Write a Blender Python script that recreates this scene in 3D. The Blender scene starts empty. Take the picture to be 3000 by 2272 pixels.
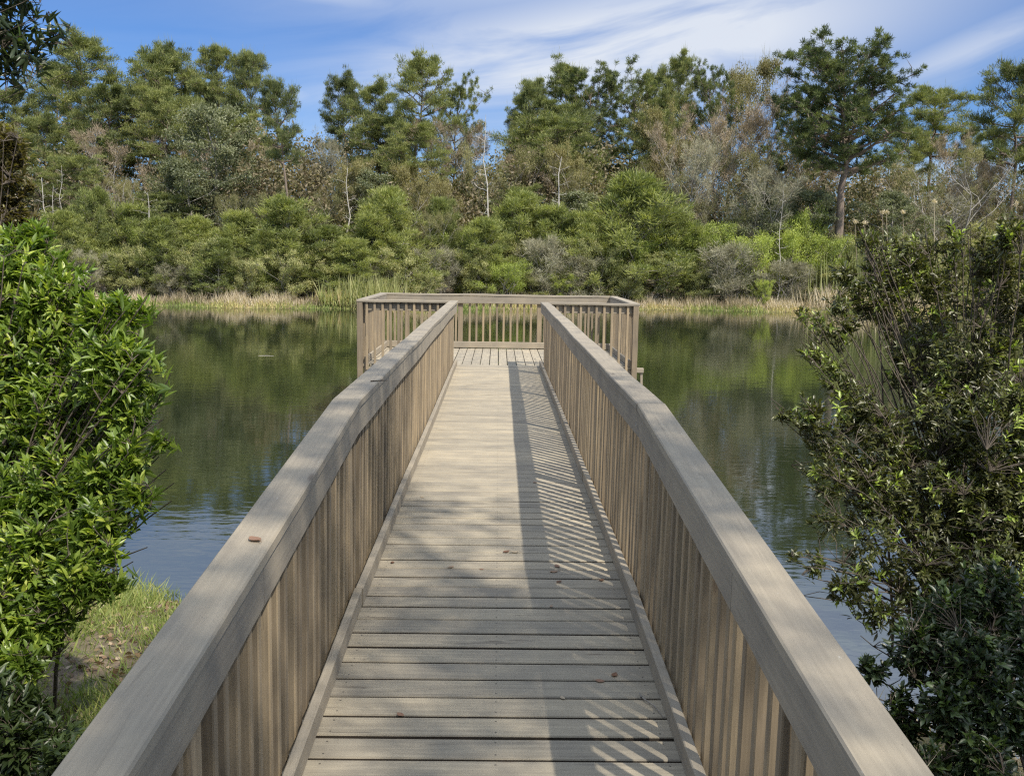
import bpy, math, random
import numpy as np
from mathutils import Matrix, Vector
R = math.radians
sc = bpy.context.scene
C = sc.collection

# ---------------------------------------------------------------- camera
F = 2790.0                                   # focal length in pixels of the 3000 px wide photograph
PITCH, ROLL, YAW, CX, EYE = 0.1346, 0.0160, 0.0157, -0.012, 1.6765
fw = np.array([math.sin(YAW)*math.cos(PITCH), math.cos(YAW)*math.cos(PITCH), -math.sin(PITCH)])
rt = np.array([math.cos(YAW), -math.sin(YAW), 0.0]); up0 = np.cross(rt, fw)
r2 = rt*math.cos(ROLL)+up0*math.sin(ROLL); u2 = -rt*math.sin(ROLL)+up0*math.cos(ROLL)
cam = bpy.data.cameras.new('camera'); camo = bpy.data.objects.new('camera', cam); C.objects.link(camo)
cam.sensor_fit = 'HORIZONTAL'; cam.sensor_width = 36.0; cam.lens = 36.0*F/3000.0
cam.clip_start = 0.05; cam.clip_end = 6000
m4 = Matrix.Identity(4)
for i in range(3):
    m4[i][0] = r2[i]; m4[i][1] = u2[i]; m4[i][2] = -fw[i]
m4[0][3], m4[1][3], m4[2][3] = CX, 0.0, EYE
camo.matrix_world = m4
sc.camera = camo
def ray(px, py): return fw*F + r2*(px-1500.0) - u2*(py-1136.0)
def at_y(px, py, y):
    d = ray(px, py); return np.array([CX, 0, EYE]) + d*(y/d[1])
def at_z(px, py, z):
    d = ray(px, py); return np.array([CX, 0, EYE]) + d*((z-EYE)/d[2])

# ---------------------------------------------------------------- light
SUN_EL = R(52.5); SUN_H = np.array([0.642, -0.767])            # horizontal direction towards the sun
sd = np.array([SUN_H[0]*math.cos(SUN_EL), SUN_H[1]*math.cos(SUN_EL), math.sin(SUN_EL)])
sun = bpy.data.lights.new('sun', 'SUN'); suno = bpy.data.objects.new('sun', sun); C.objects.link(suno)
sun.energy = 4.2; sun.angle = R(0.75); sun.color = (1.0, 0.93, 0.80)
suno.rotation_euler = Vector(sd).to_track_quat('Z', 'Y').to_euler()
suno.location = (6, -7, 12)
world = bpy.data.worlds.new('World'); sc.world = world; world.use_nodes = True
sc.view_settings.view_transform = 'Standard'; sc.view_settings.look = 'None'
sc.view_settings.exposure = 0.48; sc.view_settings.gamma = 1.0
sc.cycles.max_bounces = 7; sc.cycles.transparent_max_bounces = 6
sc.cycles.diffuse_bounces = 3; sc.cycles.glossy_bounces = 3; sc.cycles.transmission_bounces = 3
sc.cycles.use_denoising = False
sc.cycles.pixel_filter_type = 'BLACKMAN_HARRIS'; sc.cycles.filter_width = 1.25
sc.cycles.sample_clamp_indirect = 6.0

class NT:
    """tiny node helper"""
    def __init__(s, tree): s.t = tree; s.n = tree.nodes; s.l = tree.links
    def add(s, typ, _in=None, **kw):
        n = s.n.new(typ)
        for k, v in kw.items(): setattr(n, k, v)
        for k, v in (_in or {}).items():
            sock = n.inputs[k]
            if isinstance(v, bpy.types.NodeSocket): s.l.new(v, sock)
            else: sock.default_value = v
        return n
    def math(s, op, a, b=None, c=None, clamp=False):
        n = s.n.new('ShaderNodeMath'); n.operation = op; n.use_clamp = clamp
        for i, v in enumerate((a, b, c)):
            if v is None: continue
            if isinstance(v, bpy.types.NodeSocket): s.l.new(v, n.inputs[i])
            else: n.inputs[i].default_value = v
        return n.outputs[0]
    def mix(s, fac, a, b, blend='MIX'):
        n = s.n.new('ShaderNodeMix'); n.data_type = 'RGBA'; n.blend_type = blend
        for k, v in ((0, fac), (6, a), (7, b)):
            if isinstance(v, bpy.types.NodeSocket): s.l.new(v, n.inputs[k])
            else: n.inputs[k].default_value = v if k == 0 else (tuple(v)+(1,) if len(v) == 3 else v)
        return n.outputs[2]
    def ramp(s, fac, stops, interp='LINEAR'):
        n = s.n.new('ShaderNodeValToRGB'); n.color_ramp.interpolation = interp
        e = n.color_ramp.elements
        while len(e) < len(stops): e.new(0.5)
        for i, (p, c) in enumerate(stops):
            e[i].position = p; e[i].color = tuple(c)+(1,) if len(c) == 3 else c
        s.l.new(fac, n.inputs[0]); return n.outputs[0]

# sky: physical sky with thin streaks of high cloud laid out by direction
w = NT(world.node_tree); w.n.clear()
sky = w.add('ShaderNodeTexSky', sky_type='NISHITA', sun_disc=False, sun_elevation=SUN_EL,
            sun_rotation=math.atan2(SUN_H[0], SUN_H[1]), altitude=0, air_density=1.0, dust_density=0.35, ozone_density=3.2)
tc = w.add('ShaderNodeTexCoord')
sep = w.add('ShaderNodeSeparateXYZ', {0: tc.outputs['Generated']})
az = w.math('ARCTAN2', sep.outputs[0], sep.outputs[1])
el = w.math('ARCSINE', sep.outputs[2])
def gauss(a0, e0, sa, se, tilt, amp):
    da = w.math('SUBTRACT', az, a0); de = w.math('SUBTRACT', el, e0)
    de = w.math('SUBTRACT', de, w.math('MULTIPLY', da, tilt))
    q = w.math('ADD', w.math('POWER', w.math('ABSOLUTE', w.math('DIVIDE', da, sa)), 2.0),
               w.math('POWER', w.math('ABSOLUTE', w.math('DIVIDE', de, se)), 2.0))
    return w.math('MULTIPLY', w.math('POWER', 2.718, w.math('MULTIPLY', q, -1.0)), amp)
comb = w.add('ShaderNodeCombineXYZ', {0: w.math('MULTIPLY', az, 2.2), 1: w.math('MULTIPLY', w.math('SUBTRACT', el, w.math('MULTIPLY', az, 0.16)), 11.0), 2: 0.3})
n1 = w.add('ShaderNodeTexNoise', {'Vector': comb.outputs[0], 'Scale': 1.7, 'Detail': 7.0, 'Roughness': 0.55, 'Distortion': 0.6})
n2 = w.add('ShaderNodeTexNoise', {'Vector': comb.outputs[0], 'Scale': 0.55, 'Detail': 3.0, 'Roughness': 0.5})
mask = gauss(0.12, 0.205, 0.27, 0.058, 0.13, 1.35)
for g in ((0.44, 0.190, 0.11, 0.024, 0.35, 0.65), (-0.04, 0.150, 0.14, 0.020, 0.12, 0.8), (0.40, 0.085, 0.12, 0.022, 0.05, 0.45),
          (-0.24, 0.265, 0.16, 0.018, -0.15, 0.7), (-0.21, 0.155, 0.035, 0.012, 0.0, 0.5), (0.22, 0.33, 0.4, 0.07, 0.2, 0.75), (0.30, 0.225, 0.16, 0.016, 0.25, 0.6)):
    mask = w.math('MAXIMUM', mask, gauss(*g))
def sstep(x, lo, hi_):
    n = w.add('ShaderNodeMapRange', {0: x, 1: lo, 2: hi_, 3: 0.0, 4: 1.0}, interpolation_type='SMOOTHSTEP'); return n.outputs[0]
# added bright veil high above the frame, lifting ambient light and water reflections
hi = sstep(el, 0.225, 0.44)
nn = w.math('ADD', w.math('MULTIPLY', n1.outputs[0], 1.25), w.math('MULTIPLY', n2.outputs[0], 0.55))
cl = w.math('MULTIPLY', mask, w.ramp(nn, [(0.62, (0.12, 0.12, 0.12)), (1.05, (1, 1, 1))]), clamp=True)
cl = w.math('MULTIPLY', cl, 0.9)
him = w.math('MULTIPLY', hi, w.ramp(nn, [(0.45, (0.62, 0.62, 0.62)), (1.0, (1, 1, 1))]), clamp=True)
skyc = w.mix(1.0, sky.outputs[0], (0.425, 0.60, 0.88), 'MULTIPLY')
cloudc = w.mix(cl, skyc, (5.4, 5.7, 6.2))
cloudc = w.mix(him, cloudc, (5.6, 6.5, 7.9))
bg = w.add('ShaderNodeBackground', {'Color': cloudc, 'Strength': 0.105})
w.l.new(bg.outputs[0], w.add('ShaderNodeOutputWorld').inputs[0])

# ---------------------------------------------------------------- materials
def mat(name):
    m = bpy.data.materials.new(name); m.use_nodes = True
    t = NT(m.node_tree); t.n.clear(); t.out = t.add('ShaderNodeOutputMaterial'); return m, t

def wood(name, base, dark, grain=1.0, peel=0.0, tv=0.10):
    m, t = mat(name)
    uv = t.add('ShaderNodeUVMap', uv_map='uv').outputs[0]
    tone = t.add('ShaderNodeAttribute', attribute_name='tone').outputs['Fac']
    mp = t.add('ShaderNodeMapping', {'Vector': uv, 'Scale': (2.2, 60.0, 1)}).outputs[0]
    g1 = t.add('ShaderNodeTexNoise', {'Vector': mp, 'Scale': 1.0, 'Detail': 6.0, 'Roughness': 0.62, 'Distortion': 0.35}).outputs[0]
    mp2 = t.add('ShaderNodeMapping', {'Vector': uv, 'Scale': (1.1, 16.0, 1)}).outputs[0]
    g2 = t.add('ShaderNodeTexNoise', {'Vector': mp2, 'Scale': 1.0, 'Detail': 4.0, 'Roughness': 0.6, 'Distortion': 1.2}).outputs[0]
    bl = t.add('ShaderNodeTexNoise', {'Vector': uv, 'Scale': 3.5, 'Detail': 5.0, 'Roughness': 0.6}).outputs[0]
    col = t.mix(t.ramp(g1, [(0.30, (0, 0, 0)), (0.70, (1, 1, 1))]), dark, base)
    col = t.mix(1.0, col, t.ramp(bl, [(0.28, (0.76, 0.77, 0.80)), (0.72, (1.14, 1.12, 1.07))]), 'MULTIPLY')
    col = t.mix(1.0, col, t.ramp(tone, [(0.0, (1-tv, 1-tv, 1-tv*0.9)), (0.5, (1.0, 1.0, 1.0)), (1.0, (1+tv*0.8, 1+tv*0.65, 1+tv*0.4))]), 'MULTIPLY')
    col = t.mix(t.math('LESS_THAN', tone, -0.5), col, (0.075, 0.060, 0.047))      # gap shade painted onto plank sides and undersides
    # thin dark checks running with the grain
    ck = t.math('MULTIPLY', t.ramp(g2, [(0.62, (0, 0, 0)), (0.665, (1, 1, 1))]), t.ramp(g1, [(0.38, (0, 0, 0)), (0.58, (1, 1, 1))]))
    col = t.mix(t.math('MULTIPLY', ck, 0.55*grain), col, (0.07, 0.055, 0.045))
    vk = t.add('ShaderNodeTexVoronoi', {'Vector': t.add('ShaderNodeMapping', {'Vector': uv, 'Scale': (1.3, 6.0, 1)}).outputs[0], 'Scale': 1.0, 'Randomness': 1.0})
    kn = t.math('MULTIPLY', t.ramp(vk.outputs['Distance'], [(0.035, (1, 1, 1)), (0.075, (0, 0, 0))]), t.math('GREATER_THAN', t.math('FRACT', t.math('MULTIPLY', vk.outputs['Color'], 3.7)), 0.45))
    col = t.mix(t.math('MULTIPLY', kn, 0.6), col, (0.12, 0.085, 0.06))
    if peel:
        pn = t.add('ShaderNodeTexNoise', {'Vector': t.add('ShaderNodeMapping', {'Vector': uv, 'Scale': (3, 7, 1)}).outputs[0], 'Scale': 3.0, 'Detail': 8.0, 'Roughness': 0.75}).outputs[0]
        col = t.mix(t.math('MULTIPLY', t.ramp(pn, [(0.66, (0, 0, 0)), (0.69, (1, 1, 1))]), peel), col, (0.62, 0.60, 0.55))
    spk = t.add('ShaderNodeTexNoise', {'Vector': uv, 'Scale': 75.0, 'Detail': 2.0}).outputs[0]
    col = t.mix(t.math('MULTIPLY', t.ramp(spk, [(0.72, (0, 0, 0)), (0.78, (1, 1, 1))]), 0.45), col, (0.10, 0.08, 0.06))
    if name == 'deck_stain':
        oc = t.add('ShaderNodeSeparateXYZ', {0: t.add('ShaderNodeTexCoord').outputs['Object']})
        ax_ = t.math('ABSOLUTE', oc.outputs[0]); dx_ = t.math('MINIMUM', t.math('ABSOLUTE', t.math('SUBTRACT', ax_, 0.607)), ax_)
        fy = t.math('FRACT', t.math('ADD', t.math('DIVIDE', oc.outputs[1], 0.1455), 100.0))
        dy_ = t.math('MULTIPLY', t.math('ABSOLUTE', t.math('SUBTRACT', t.math('ABSOLUTE', t.math('SUBTRACT', fy, 0.5)), 0.27)), 0.1455)
        dd = t.math('ADD', t.math('MULTIPLY', dx_, dx_), t.math('MULTIPLY', dy_, dy_))
        col = t.mix(t.math('MULTIPLY', t.math('LESS_THAN', dd, 0.0000175), 0.75), col, (0.05, 0.045, 0.04))
    h = t.math('ADD', t.math('MULTIPLY', g1, 0.7), t.math('MULTIPLY', t.math('SUBTRACT', 1.0, ck), 0.5))
    bp = t.add('ShaderNodeBump', {'Strength': 0.45*grain, 'Distance': 0.004, 'Height': h})
    b = t.add('ShaderNodeBsdfPrincipled', {'Base Color': col, 'Roughness': 0.78, 'Normal': bp.outputs[0]})
    b.inputs['Specular IOR Level'].default_value = 0.32
    t.l.new(b.outputs[0], t.out.inputs[0]); return m

M_deck = wood('deck_stain', (0.42, 0.37, 0.285), (0.275, 0.242, 0.192), 1.2, 0.15, 0.14)
M_rail = wood('rail_stain', (0.355, 0.310, 0.245), (0.280, 0.243, 0.192), 0.5, 0.6)
M_balu = wood('baluster_stain', (0.375, 0.300, 0.205), (0.245, 0.195, 0.135), 0.9, 0.0, 0.26)
M_raw = wood('weathered_timber', (0.26, 0.22, 0.17), (0.15, 0.125, 0.10), 1.2, 0.1)

def leafmat(name, cols, trans=0.3, rough=0.6, gloss=0.025, hue=0.55):
    """cols: list of colours; picked by the per-leaf value, shifted a little per plant"""
    m, t = mat(name)
    a = t.add('ShaderNodeAttribute', attribute_name='tone').outputs['Fac']
    oi = t.add('ShaderNodeObjectInfo').outputs['Random']
    a = t.math('ADD', a, t.math('MULTIPLY', t.math('SUBTRACT', oi, 0.5), hue), clamp=True)
    n = len(cols)
    c = t.ramp(a, [(i/(n-1) if n > 1 else 0, cols[i]) for i in range(n)])
    d = t.add('ShaderNodeBsdfDiffuse', {'Color': c})
    tr = t.add('ShaderNodeBsdfTranslucent', {'Color': t.mix(1.0, c, (1.25, 1.3, 0.6), 'MULTIPLY')})
    s1 = t.add('ShaderNodeMixShader', {0: trans, 1: d.outputs[0], 2: tr.outputs[0]})
    gl = t.add('ShaderNodeBsdfGlossy', {'Color': (1, 1, 1, 1), 'Roughness': rough})
    s2 = t.add('ShaderNodeMixShader', {0: gloss, 1: s1.outputs[0], 2: gl.outputs[0]})
    t.l.new(s2.outputs[0], t.out.inputs[0]); return m

def barkmat(name, a, b, scale=6.0):
    m, t = mat(name)
    co = t.add('ShaderNodeTexCoord').outputs['Object']
    mp = t.add('ShaderNodeMapping', {'Vector': co, 'Scale': (4, 4, 0.9)}).outputs[0]
    n = t.add('ShaderNodeTexNoise', {'Vector': mp, 'Scale': scale, 'Detail': 5.0, 'Roughness': 0.65}).outputs[0]
    c = t.ramp(n, [(0.32, a), (0.68, b)])
    bp = t.add('ShaderNodeBump', {'Strength': 0.5, 'Distance': 0.03, 'Height': n})
    d = t.add('ShaderNodeBsdfPrincipled', {'Base Color': c, 'Roughness': 0.9, 'Normal': bp.outputs[0]})
    t.l.new(d.outputs[0], t.out.inputs[0]); return m

L = {}
L['pine'] = leafmat('pine_needles', [(0.072, 0.092, 0.039), (0.144, 0.173, 0.060), (0.223, 0.248, 0.082), (0.302, 0.315, 0.106)], 0.3)
L['pine2'] = leafmat('long_pine_needles', [(0.062, 0.087, 0.032), (0.139, 0.171, 0.055), (0.231, 0.251, 0.073)], 0.3)
L['young'] = leafmat('young_pine_needles', [(0.103, 0.127, 0.044), (0.189, 0.221, 0.070), (0.278, 0.311, 0.097), (0.380, 0.396, 0.129)], 0.35)
L['broad'] = leafmat('broad_leaves', [(0.091, 0.108, 0.058), (0.168, 0.186, 0.095), (0.258, 0.270, 0.149)], 0.3, 0.6, 0.03)
L['olive'] = leafmat('olive_leaves', [(0.145, 0.140, 0.063), (0.247, 0.240, 0.102), (0.363, 0.333, 0.156)], 0.3)
L['orange'] = leafmat('budding_leaves', [(0.163, 0.138, 0.061), (0.259, 0.226, 0.095), (0.353, 0.319, 0.139)], 0.35)
L['tan'] = leafmat('tan_twigs', [(0.239, 0.185, 0.125), (0.366, 0.288, 0.204), (0.506, 0.419, 0.309)], 0.2)
L['grey'] = leafmat('grey_twigs', [(0.207, 0.190, 0.125), (0.306, 0.290, 0.192), (0.437, 0.412, 0.285)], 0.1)
L['lime'] = leafmat('lime_leaves', [(0.176, 0.208, 0.055), (0.304, 0.367, 0.083), (0.456, 0.511, 0.117)], 0.4)
L['shrub'] = leafmat('shrub_leaves', [(0.138, 0.150, 0.069), (0.243, 0.265, 0.102), (0.347, 0.366, 0.140), (0.469, 0.445, 0.212)], 0.35)
L['wood'] = leafmat('wood_mass', [(0.054, 0.062, 0.032), (0.115, 0.125, 0.050), (0.215, 0.177, 0.102), (0.283, 0.229, 0.153)], 0.25)
L['straw'] = leafmat('dry_grass', [(0.356, 0.291, 0.194), (0.555, 0.462, 0.331), (0.727, 0.621, 0.475)], 0.3)
L['grass'] = leafmat('green_grass', [(0.141, 0.192, 0.048), (0.254, 0.320, 0.090), (0.423, 0.424, 0.152), (0.621, 0.500, 0.276)], 0.35)
L['near1'] = leafmat('laurel_leaves', [(0.084, 0.140, 0.026), (0.167, 0.252, 0.041), (0.284, 0.380, 0.061), (0.501, 0.564, 0.103)], 0.42, 0.42, 0.045, 0.0)
L['near2'] = leafmat('dark_shrub_leaves', [(0.060, 0.062, 0.025), (0.115, 0.121, 0.040), (0.169, 0.199, 0.055), (0.404, 0.512, 0.099)], 0.33, 0.42, 0.05, 0.0)
L['near3'] = leafmat('brown_shrub_leaves', [(0.083, 0.063, 0.029), (0.158, 0.140, 0.046), (0.300, 0.280, 0.078)], 0.38, 0.4, 0.04, 0.0)
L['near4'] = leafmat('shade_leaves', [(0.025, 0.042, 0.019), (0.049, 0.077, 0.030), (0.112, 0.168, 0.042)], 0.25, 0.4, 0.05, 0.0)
L['near5'] = leafmat('low_shrub_leaves', [(0.035, 0.055, 0.018), (0.070, 0.105, 0.030), (0.120, 0.165, 0.045)], 0.35, 0.42, 0.04, 0.0)
L['litter'] = leafmat('leaf_litter', [(0.10, 0.06, 0.035), (0.25, 0.17, 0.10), (0.42, 0.34, 0.25)], 0.1)
L['fallen'] = leafmat('fallen_leaf_brown', [(0.180, 0.095, 0.057), (0.306, 0.180, 0.123), (0.495, 0.399, 0.285)], 0.15)
B = {'pine': barkmat('pine_bark', (0.10, 0.075, 0.058), (0.27, 0.21, 0.165)),
     'grey': barkmat('grey_bark', (0.20, 0.18, 0.155), (0.38, 0.35, 0.31)),
     'dead': barkmat('bleached_wood', (0.34, 0.31, 0.27), (0.62, 0.58, 0.52)),
     'dark': barkmat('dark_bark', (0.045, 0.036, 0.028), (0.13, 0.105, 0.08)),
     'twig': barkmat('shrub_stem', (0.06, 0.047, 0.036), (0.17, 0.14, 0.11), 25)}

# ---------------------------------------------------------------- mesh helpers
class Q:
    """quad mesh collector with a per-face tone"""
    def __init__(s): s.v = []; s.f = []; s.t = []; s.n = 0
    def add(s, v, f, t):
        s.v.append(v); s.f.append(f+s.n); s.t.append(t); s.n += len(v)
    def leaves(s, pos, d, ln, wd, tone, rng, fold=0.0, tipw=0.0):
        n = len(pos); d = d/np.maximum(np.linalg.norm(d, axis=1), 1e-6)[:, None]
        a = rng.normal(size=(n, 3)); side = np.cross(d, a); side /= np.maximum(np.linalg.norm(side, axis=1), 1e-6)[:, None]
        ln = np.broadcast_to(ln, n)[:, None]; wd = np.broadcast_to(wd, n)[:, None]
        nrm = np.cross(d, side)
        mid = pos+d*ln*0.45
        v = np.stack([pos, mid+side*wd*0.5+nrm*wd*fold, pos+d*ln, mid-side*wd*0.5+nrm*wd*fold], 1).reshape(-1, 3)
        s.add(v, np.arange(4*n).reshape(n, 4), np.broadcast_to(tone, n))
    def lance(s, pos, d, upv, ln, wd, tone, droop=0.15, fold=0.25):
        """long leaf of two folded halves, each with three quads; upv is the leaf's upper side"""
        n = len(pos); d = d/np.linalg.norm(d, axis=1)[:, None]
        side = np.cross(d, upv); side /= np.maximum(np.linalg.norm(side, axis=1), 1e-6)[:, None]
        nr = np.cross(side, d); ln = np.asarray(ln)[:, None]; wd = np.asarray(wd)[:, None]
        ts = [0.0, 0.3, 0.65, 1.0]; ws = [0.08, 0.85, 0.8, 0.02]
        V = []
        for t, q in zip(ts, ws):
            c = pos+d*ln*t-nr*ln*droop*t*t
            V += [c-side*wd*0.5*q+nr*wd*fold*q, c, c+side*wd*0.5*q+nr*wd*fold*q]
        v = np.stack(V, 1).reshape(-1, 3)
        fs = []
        for k in range(3):
            for h in range(2):
                i = 3*k+h; fs.append([i, i+1, i+4, i+3])
        f = (np.arange(n)[:, None, None]*12+np.array(fs)[None]).reshape(-1, 4)
        s.add(v, f, np.repeat(np.broadcast_to(tone, n), 6))
    def tube(s, pts, rad, k=5, tone=0.5):
        pts = np.asarray(pts, float); n = len(pts); rad = np.broadcast_to(rad, n)
        tg = np.gradient(pts, axis=0); tg /= np.maximum(np.linalg.norm(tg, axis=1), 1e-9)[:, None]
        ref = np.array([0.31, 0.17, 0.94]) if abs(tg[0][2]) < 0.9 else np.array([1.0, 0.1, 0.05])
        a = np.cross(tg, ref); a /= np.linalg.norm(a, axis=1)[:, None]; b = np.cross(tg, a)
        an = np.arange(k)*2*math.pi/k
        v = (pts[:, None]+rad[:, None, None]*(np.cos(an)[None, :, None]*a[:, None]+np.sin(an)[None, :, None]*b[:, None])).reshape(-1, 3)
        i = np.arange(n-1)[:, None]*k; j = np.arange(k)[None]; j2 = (j+1) % k
        f = np.stack([i+j, i+j2, i+k+j2, i+k+j], -1).reshape(-1, 4)
        s.add(v, f, np.full(len(f), tone))
    def mesh(s, name, smooth=False):
        v = np.concatenate(s.v); f = np.concatenate(s.f).astype(np.int32); t = np.concatenate(s.t).astype(np.float32)
        me = bpy.data.meshes.new(name)
        me.vertices.add(len(v)); me.vertices.foreach_set('co', v.astype(np.float32).ravel())
        me.loops.add(f.size); me.loops.foreach_set('vertex_index', f.ravel())
        me.polygons.add(len(f)); me.polygons.foreach_set('loop_start', np.arange(0, f.size, 4, dtype=np.int32))
        at = me.attributes.new('tone', 'FLOAT', 'FACE'); at.data.foreach_set('value', t)
        me.update(calc_edges=True)
        if smooth: me.polygons.foreach_set('use_smooth', [True]*len(f))
        return me
def obj(name, me, m, parent=None):
    o = bpy.data.objects.new(name, me); C.objects.link(o)
    if m is not None and not me.materials: me.materials.append(m)
    if parent is not None: o.parent = parent
    return o
def empty(name, loc=(0, 0, 0)):
    o = bpy.data.objects.new(name, None); C.objects.link(o); o.location = loc; o.empty_display_size = 0.3; return o
def tag(o, label=None, cat=None, group=None, kind=None):
    if label: o['label'] = label
    if cat: o['category'] = cat
    if group: o['group'] = group
    if kind: o['kind'] = kind
    return o

class Boards:
    """boards with chamfered long edges and uv in metres along the grain"""
    def __init__(s): s.v = []; s.f = []; s.uv = []; s.t = []
    def board(s, path, wdir, wid, th, cham=0.004, tone=None, raw=False):
        """path: centre line points; wdir: width direction; wid x th cross-section"""
        P = [Vector(p) for p in path]; W = Vector(wdir).normalized(); n0 = len(s.v)
        prof = []
        a, b, c = wid/2, th/2, cham
        prof = [(-a+c, -b), (a-c, -b), (a, -b+c), (a, b-c), (a-c, b), (-a+c, b), (-a, b-c), (-a, -b+c)]
        per = [0]
        for i in range(8):
            q0, q1 = prof[i], prof[(i+1) % 8]; per.append(per[-1]+math.hypot(q1[0]-q0[0], q1[1]-q0[1]))
        us = [0]; ou, ov = random.uniform(0, 50), random.uniform(0, 50)
        for i in range(1, len(P)): us.append(us[-1]+(P[i]-P[i-1]).length)
        for i, p in enumerate(P):
            d = (P[min(i+1, len(P)-1)]-P[max(i-1, 0)]).normalized()
            N = d.cross(W).normalized()
            for (x, y) in prof: s.v.append(p+W*x+N*y)
        tn = random.random() if tone is None else tone
        for i in range(len(P)-1):
            for k in range(8):
                k2 = (k+1) % 8; A = n0+i*8
                s.f.append((A+k, A+k2, A+8+k2, A+8+k)); s.t.append((max(0.0, tn-0.45) if k in (0, 4) else tn) if raw == 'side' else (-1.0 if raw and k not in (3, 4, 5) else tn))  # painted shade: toned-down baluster faces, dark plank sides
                s.uv += [(us[i]+ou, per[k]+ov), (us[i]+ou, per[k+1]+ov), (us[i+1]+ou, per[k+1]+ov), (us[i+1]+ou, per[k]+ov)]
        for base, rev in ((n0, True), (n0+(len(P)-1)*8, False)):
            idx = [base+k for k in range(8)]; pr = list(prof)
            if rev: idx.reverse(); pr.reverse()
            s.f.append(tuple(idx)); s.t.append(max(0, tn-0.3))
            s.uv += [(x*0.4+ou+3, y+ov) for x, y in pr]
        return s
    def build(s, name, m, parent=None):
        me = bpy.data.meshes.new(name); me.from_pydata([tuple(v) for v in s.v], [], s.f)
        u = me.uv_layers.new(name='uv'); u.data.foreach_set('uv', [c for p in s.uv for c in p])
        at = me.attributes.new('tone', 'FLOAT', 'FACE'); at.data.foreach_set('value', s.t)
        me.update(); return obj(name, me, m, parent)

# ---------------------------------------------------------------- ground and water
WZ = -0.90
def far_shore(x): return 49.0+0.15*np.clip(x, -70, 70)+0.8*np.sin(x*0.23)+0.4*np.sin(x*0.71+1)
def near_shore(x): return 6.6-0.26*np.clip(x, -12, 0)-0.62*np.clip(x, 0, 4.5)+0.35*np.sin(x*1.1+0.6)
def ground(x, y):
    x = np.asarray(x, float); y = np.asarray(y, float)
    ys, yn = far_shore(x), near_shore(x)
    sm = lambda t: np.clip(t, 0, 1)**2*(3-2*np.clip(t, 0, 1))
    ins = np.minimum(np.minimum(y-yn, ys-y), 75-np.abs(x))
    z = np.where(ins > 0, -0.92-np.minimum(1.5, 0.22*ins), 0.0)
    dn = yn-y; zn = -0.90+0.30*(1-np.exp(-np.maximum(dn, 0)/0.9))+0.05*np.clip(dn, 0, 14)
    df = y-ys; zf = -0.90+0.22*(1-np.exp(-np.maximum(df, 0)/0.7))+3.6*sm(df/34.0)
    dx = np.abs(x)-75; zx = -0.90+1.5*sm(dx/25)
    z = np.where(dn > 0, zn, z); z = np.where((dn <= 0) & (df > 0), zf, z)
    z = np.where((dn <= 0) & (df <= 0) & (dx > 0), zx, z)
    return z+0.035*np.sin(x*1.7+y*0.9)*np.sin(y*1.3-x*0.6)*(ins < 0)
def axis(segs):
    a = []
    for lo, hi, st in segs: a += list(np.arange(lo, hi, st))
    return np.array(a+[segs[-1][1]])
gx = axis([(-3000, -300, 300), (-300, -80, 12), (-80, -10, 1.2), (-10, 10, 0.2), (10, 80, 1.2), (80, 300, 12), (300, 3000, 300)])
gy = axis([(-3000, -200, 300), (-200, -10, 10), (-10, 10, 0.2), (10, 42, 2), (42, 64, 0.5), (64, 110, 2), (110, 300, 12), (300, 3000, 300)])
X, Y = np.meshgrid(gx, gy); Z = ground(X, Y)
gm = Q(); nx, ny = len(gx), len(gy)
i, j = np.meshgrid(np.arange(nx-1), np.arange(ny-1)); b0 = (j*nx+i).ravel()
gm.add(np.stack([X.ravel(), Y.ravel(), Z.ravel()], 1), np.stack([b0, b0+1, b0+1+nx, b0+nx], 1), np.zeros(len(b0)))
m, t = mat('bank_soil')
co = t.add('ShaderNodeTexCoord').outputs['Object']
a1 = t.add('ShaderNodeTexNoise', {'Vector': co, 'Scale': 0.9, 'Detail': 6.0, 'Roughness': 0.6}).outputs[0]
a2 = t.add('ShaderNodeTexNoise', {'Vector': co, 'Scale': 14.0, 'Detail': 5.0, 'Roughness': 0.7}).outputs[0]
c = t.mix(t.ramp(a2, [(0.35, (0, 0, 0)), (0.65, (1, 1, 1))]), (0.085, 0.060, 0.042), (0.235, 0.180, 0.125))
c = t.mix(t.ramp(a1, [(0.45, (0, 0, 0)), (0.62, (1, 1, 1))]), c, (0.10, 0.115, 0.045))
bp = t.add('ShaderNodeBump', {'Strength': 0.8, 'Distance': 0.03, 'Height': a2})
t.l.new(t.add('ShaderNodeBsdfPrincipled', {'Base Color': c, 'Roughness': 0.95, 'Normal': bp.outputs[0]}).outputs[0], t.out.inputs[0])
tag(obj('ground', gm.mesh('ground', True), m), kind='structure')

m, t = mat('pond_water')
co = t.add('ShaderNodeTexCoord').outputs['Object']
mpa = t.add('ShaderNodeMapping', {'Vector': co, 'Scale': (1.0, 2.6, 1)}).outputs[0]
wa = t.add('ShaderNodeTexNoise', {'Vector': mpa, 'Scale': 3.2, 'Detail': 3.0, 'Roughness': 0.5, 'Distortion': 0.4}).outputs[0]
mpb = t.add('ShaderNodeMapping', {'Vector': co, 'Scale': (1.0, 2.2, 1), 'Rotation': (0, 0, 0.25)}).outputs[0]
wb = t.add('ShaderNodeTexNoise', {'Vector': mpb, 'Scale': 0.8, 'Detail': 2.0, 'Roughness': 0.5}).outputs[0]
patch = t.add('ShaderNodeTexNoise', {'Vector': t.add('ShaderNodeMapping', {'Vector': co, 'Scale': (0.5, 1.0, 1)}).outputs[0], 'Scale': 0.22, 'Detail': 2.0}).outputs[0]
amp = t.ramp(patch, [(0.36, (0.30, 0.30, 0.30)), (0.62, (1, 1, 1))])
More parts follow.
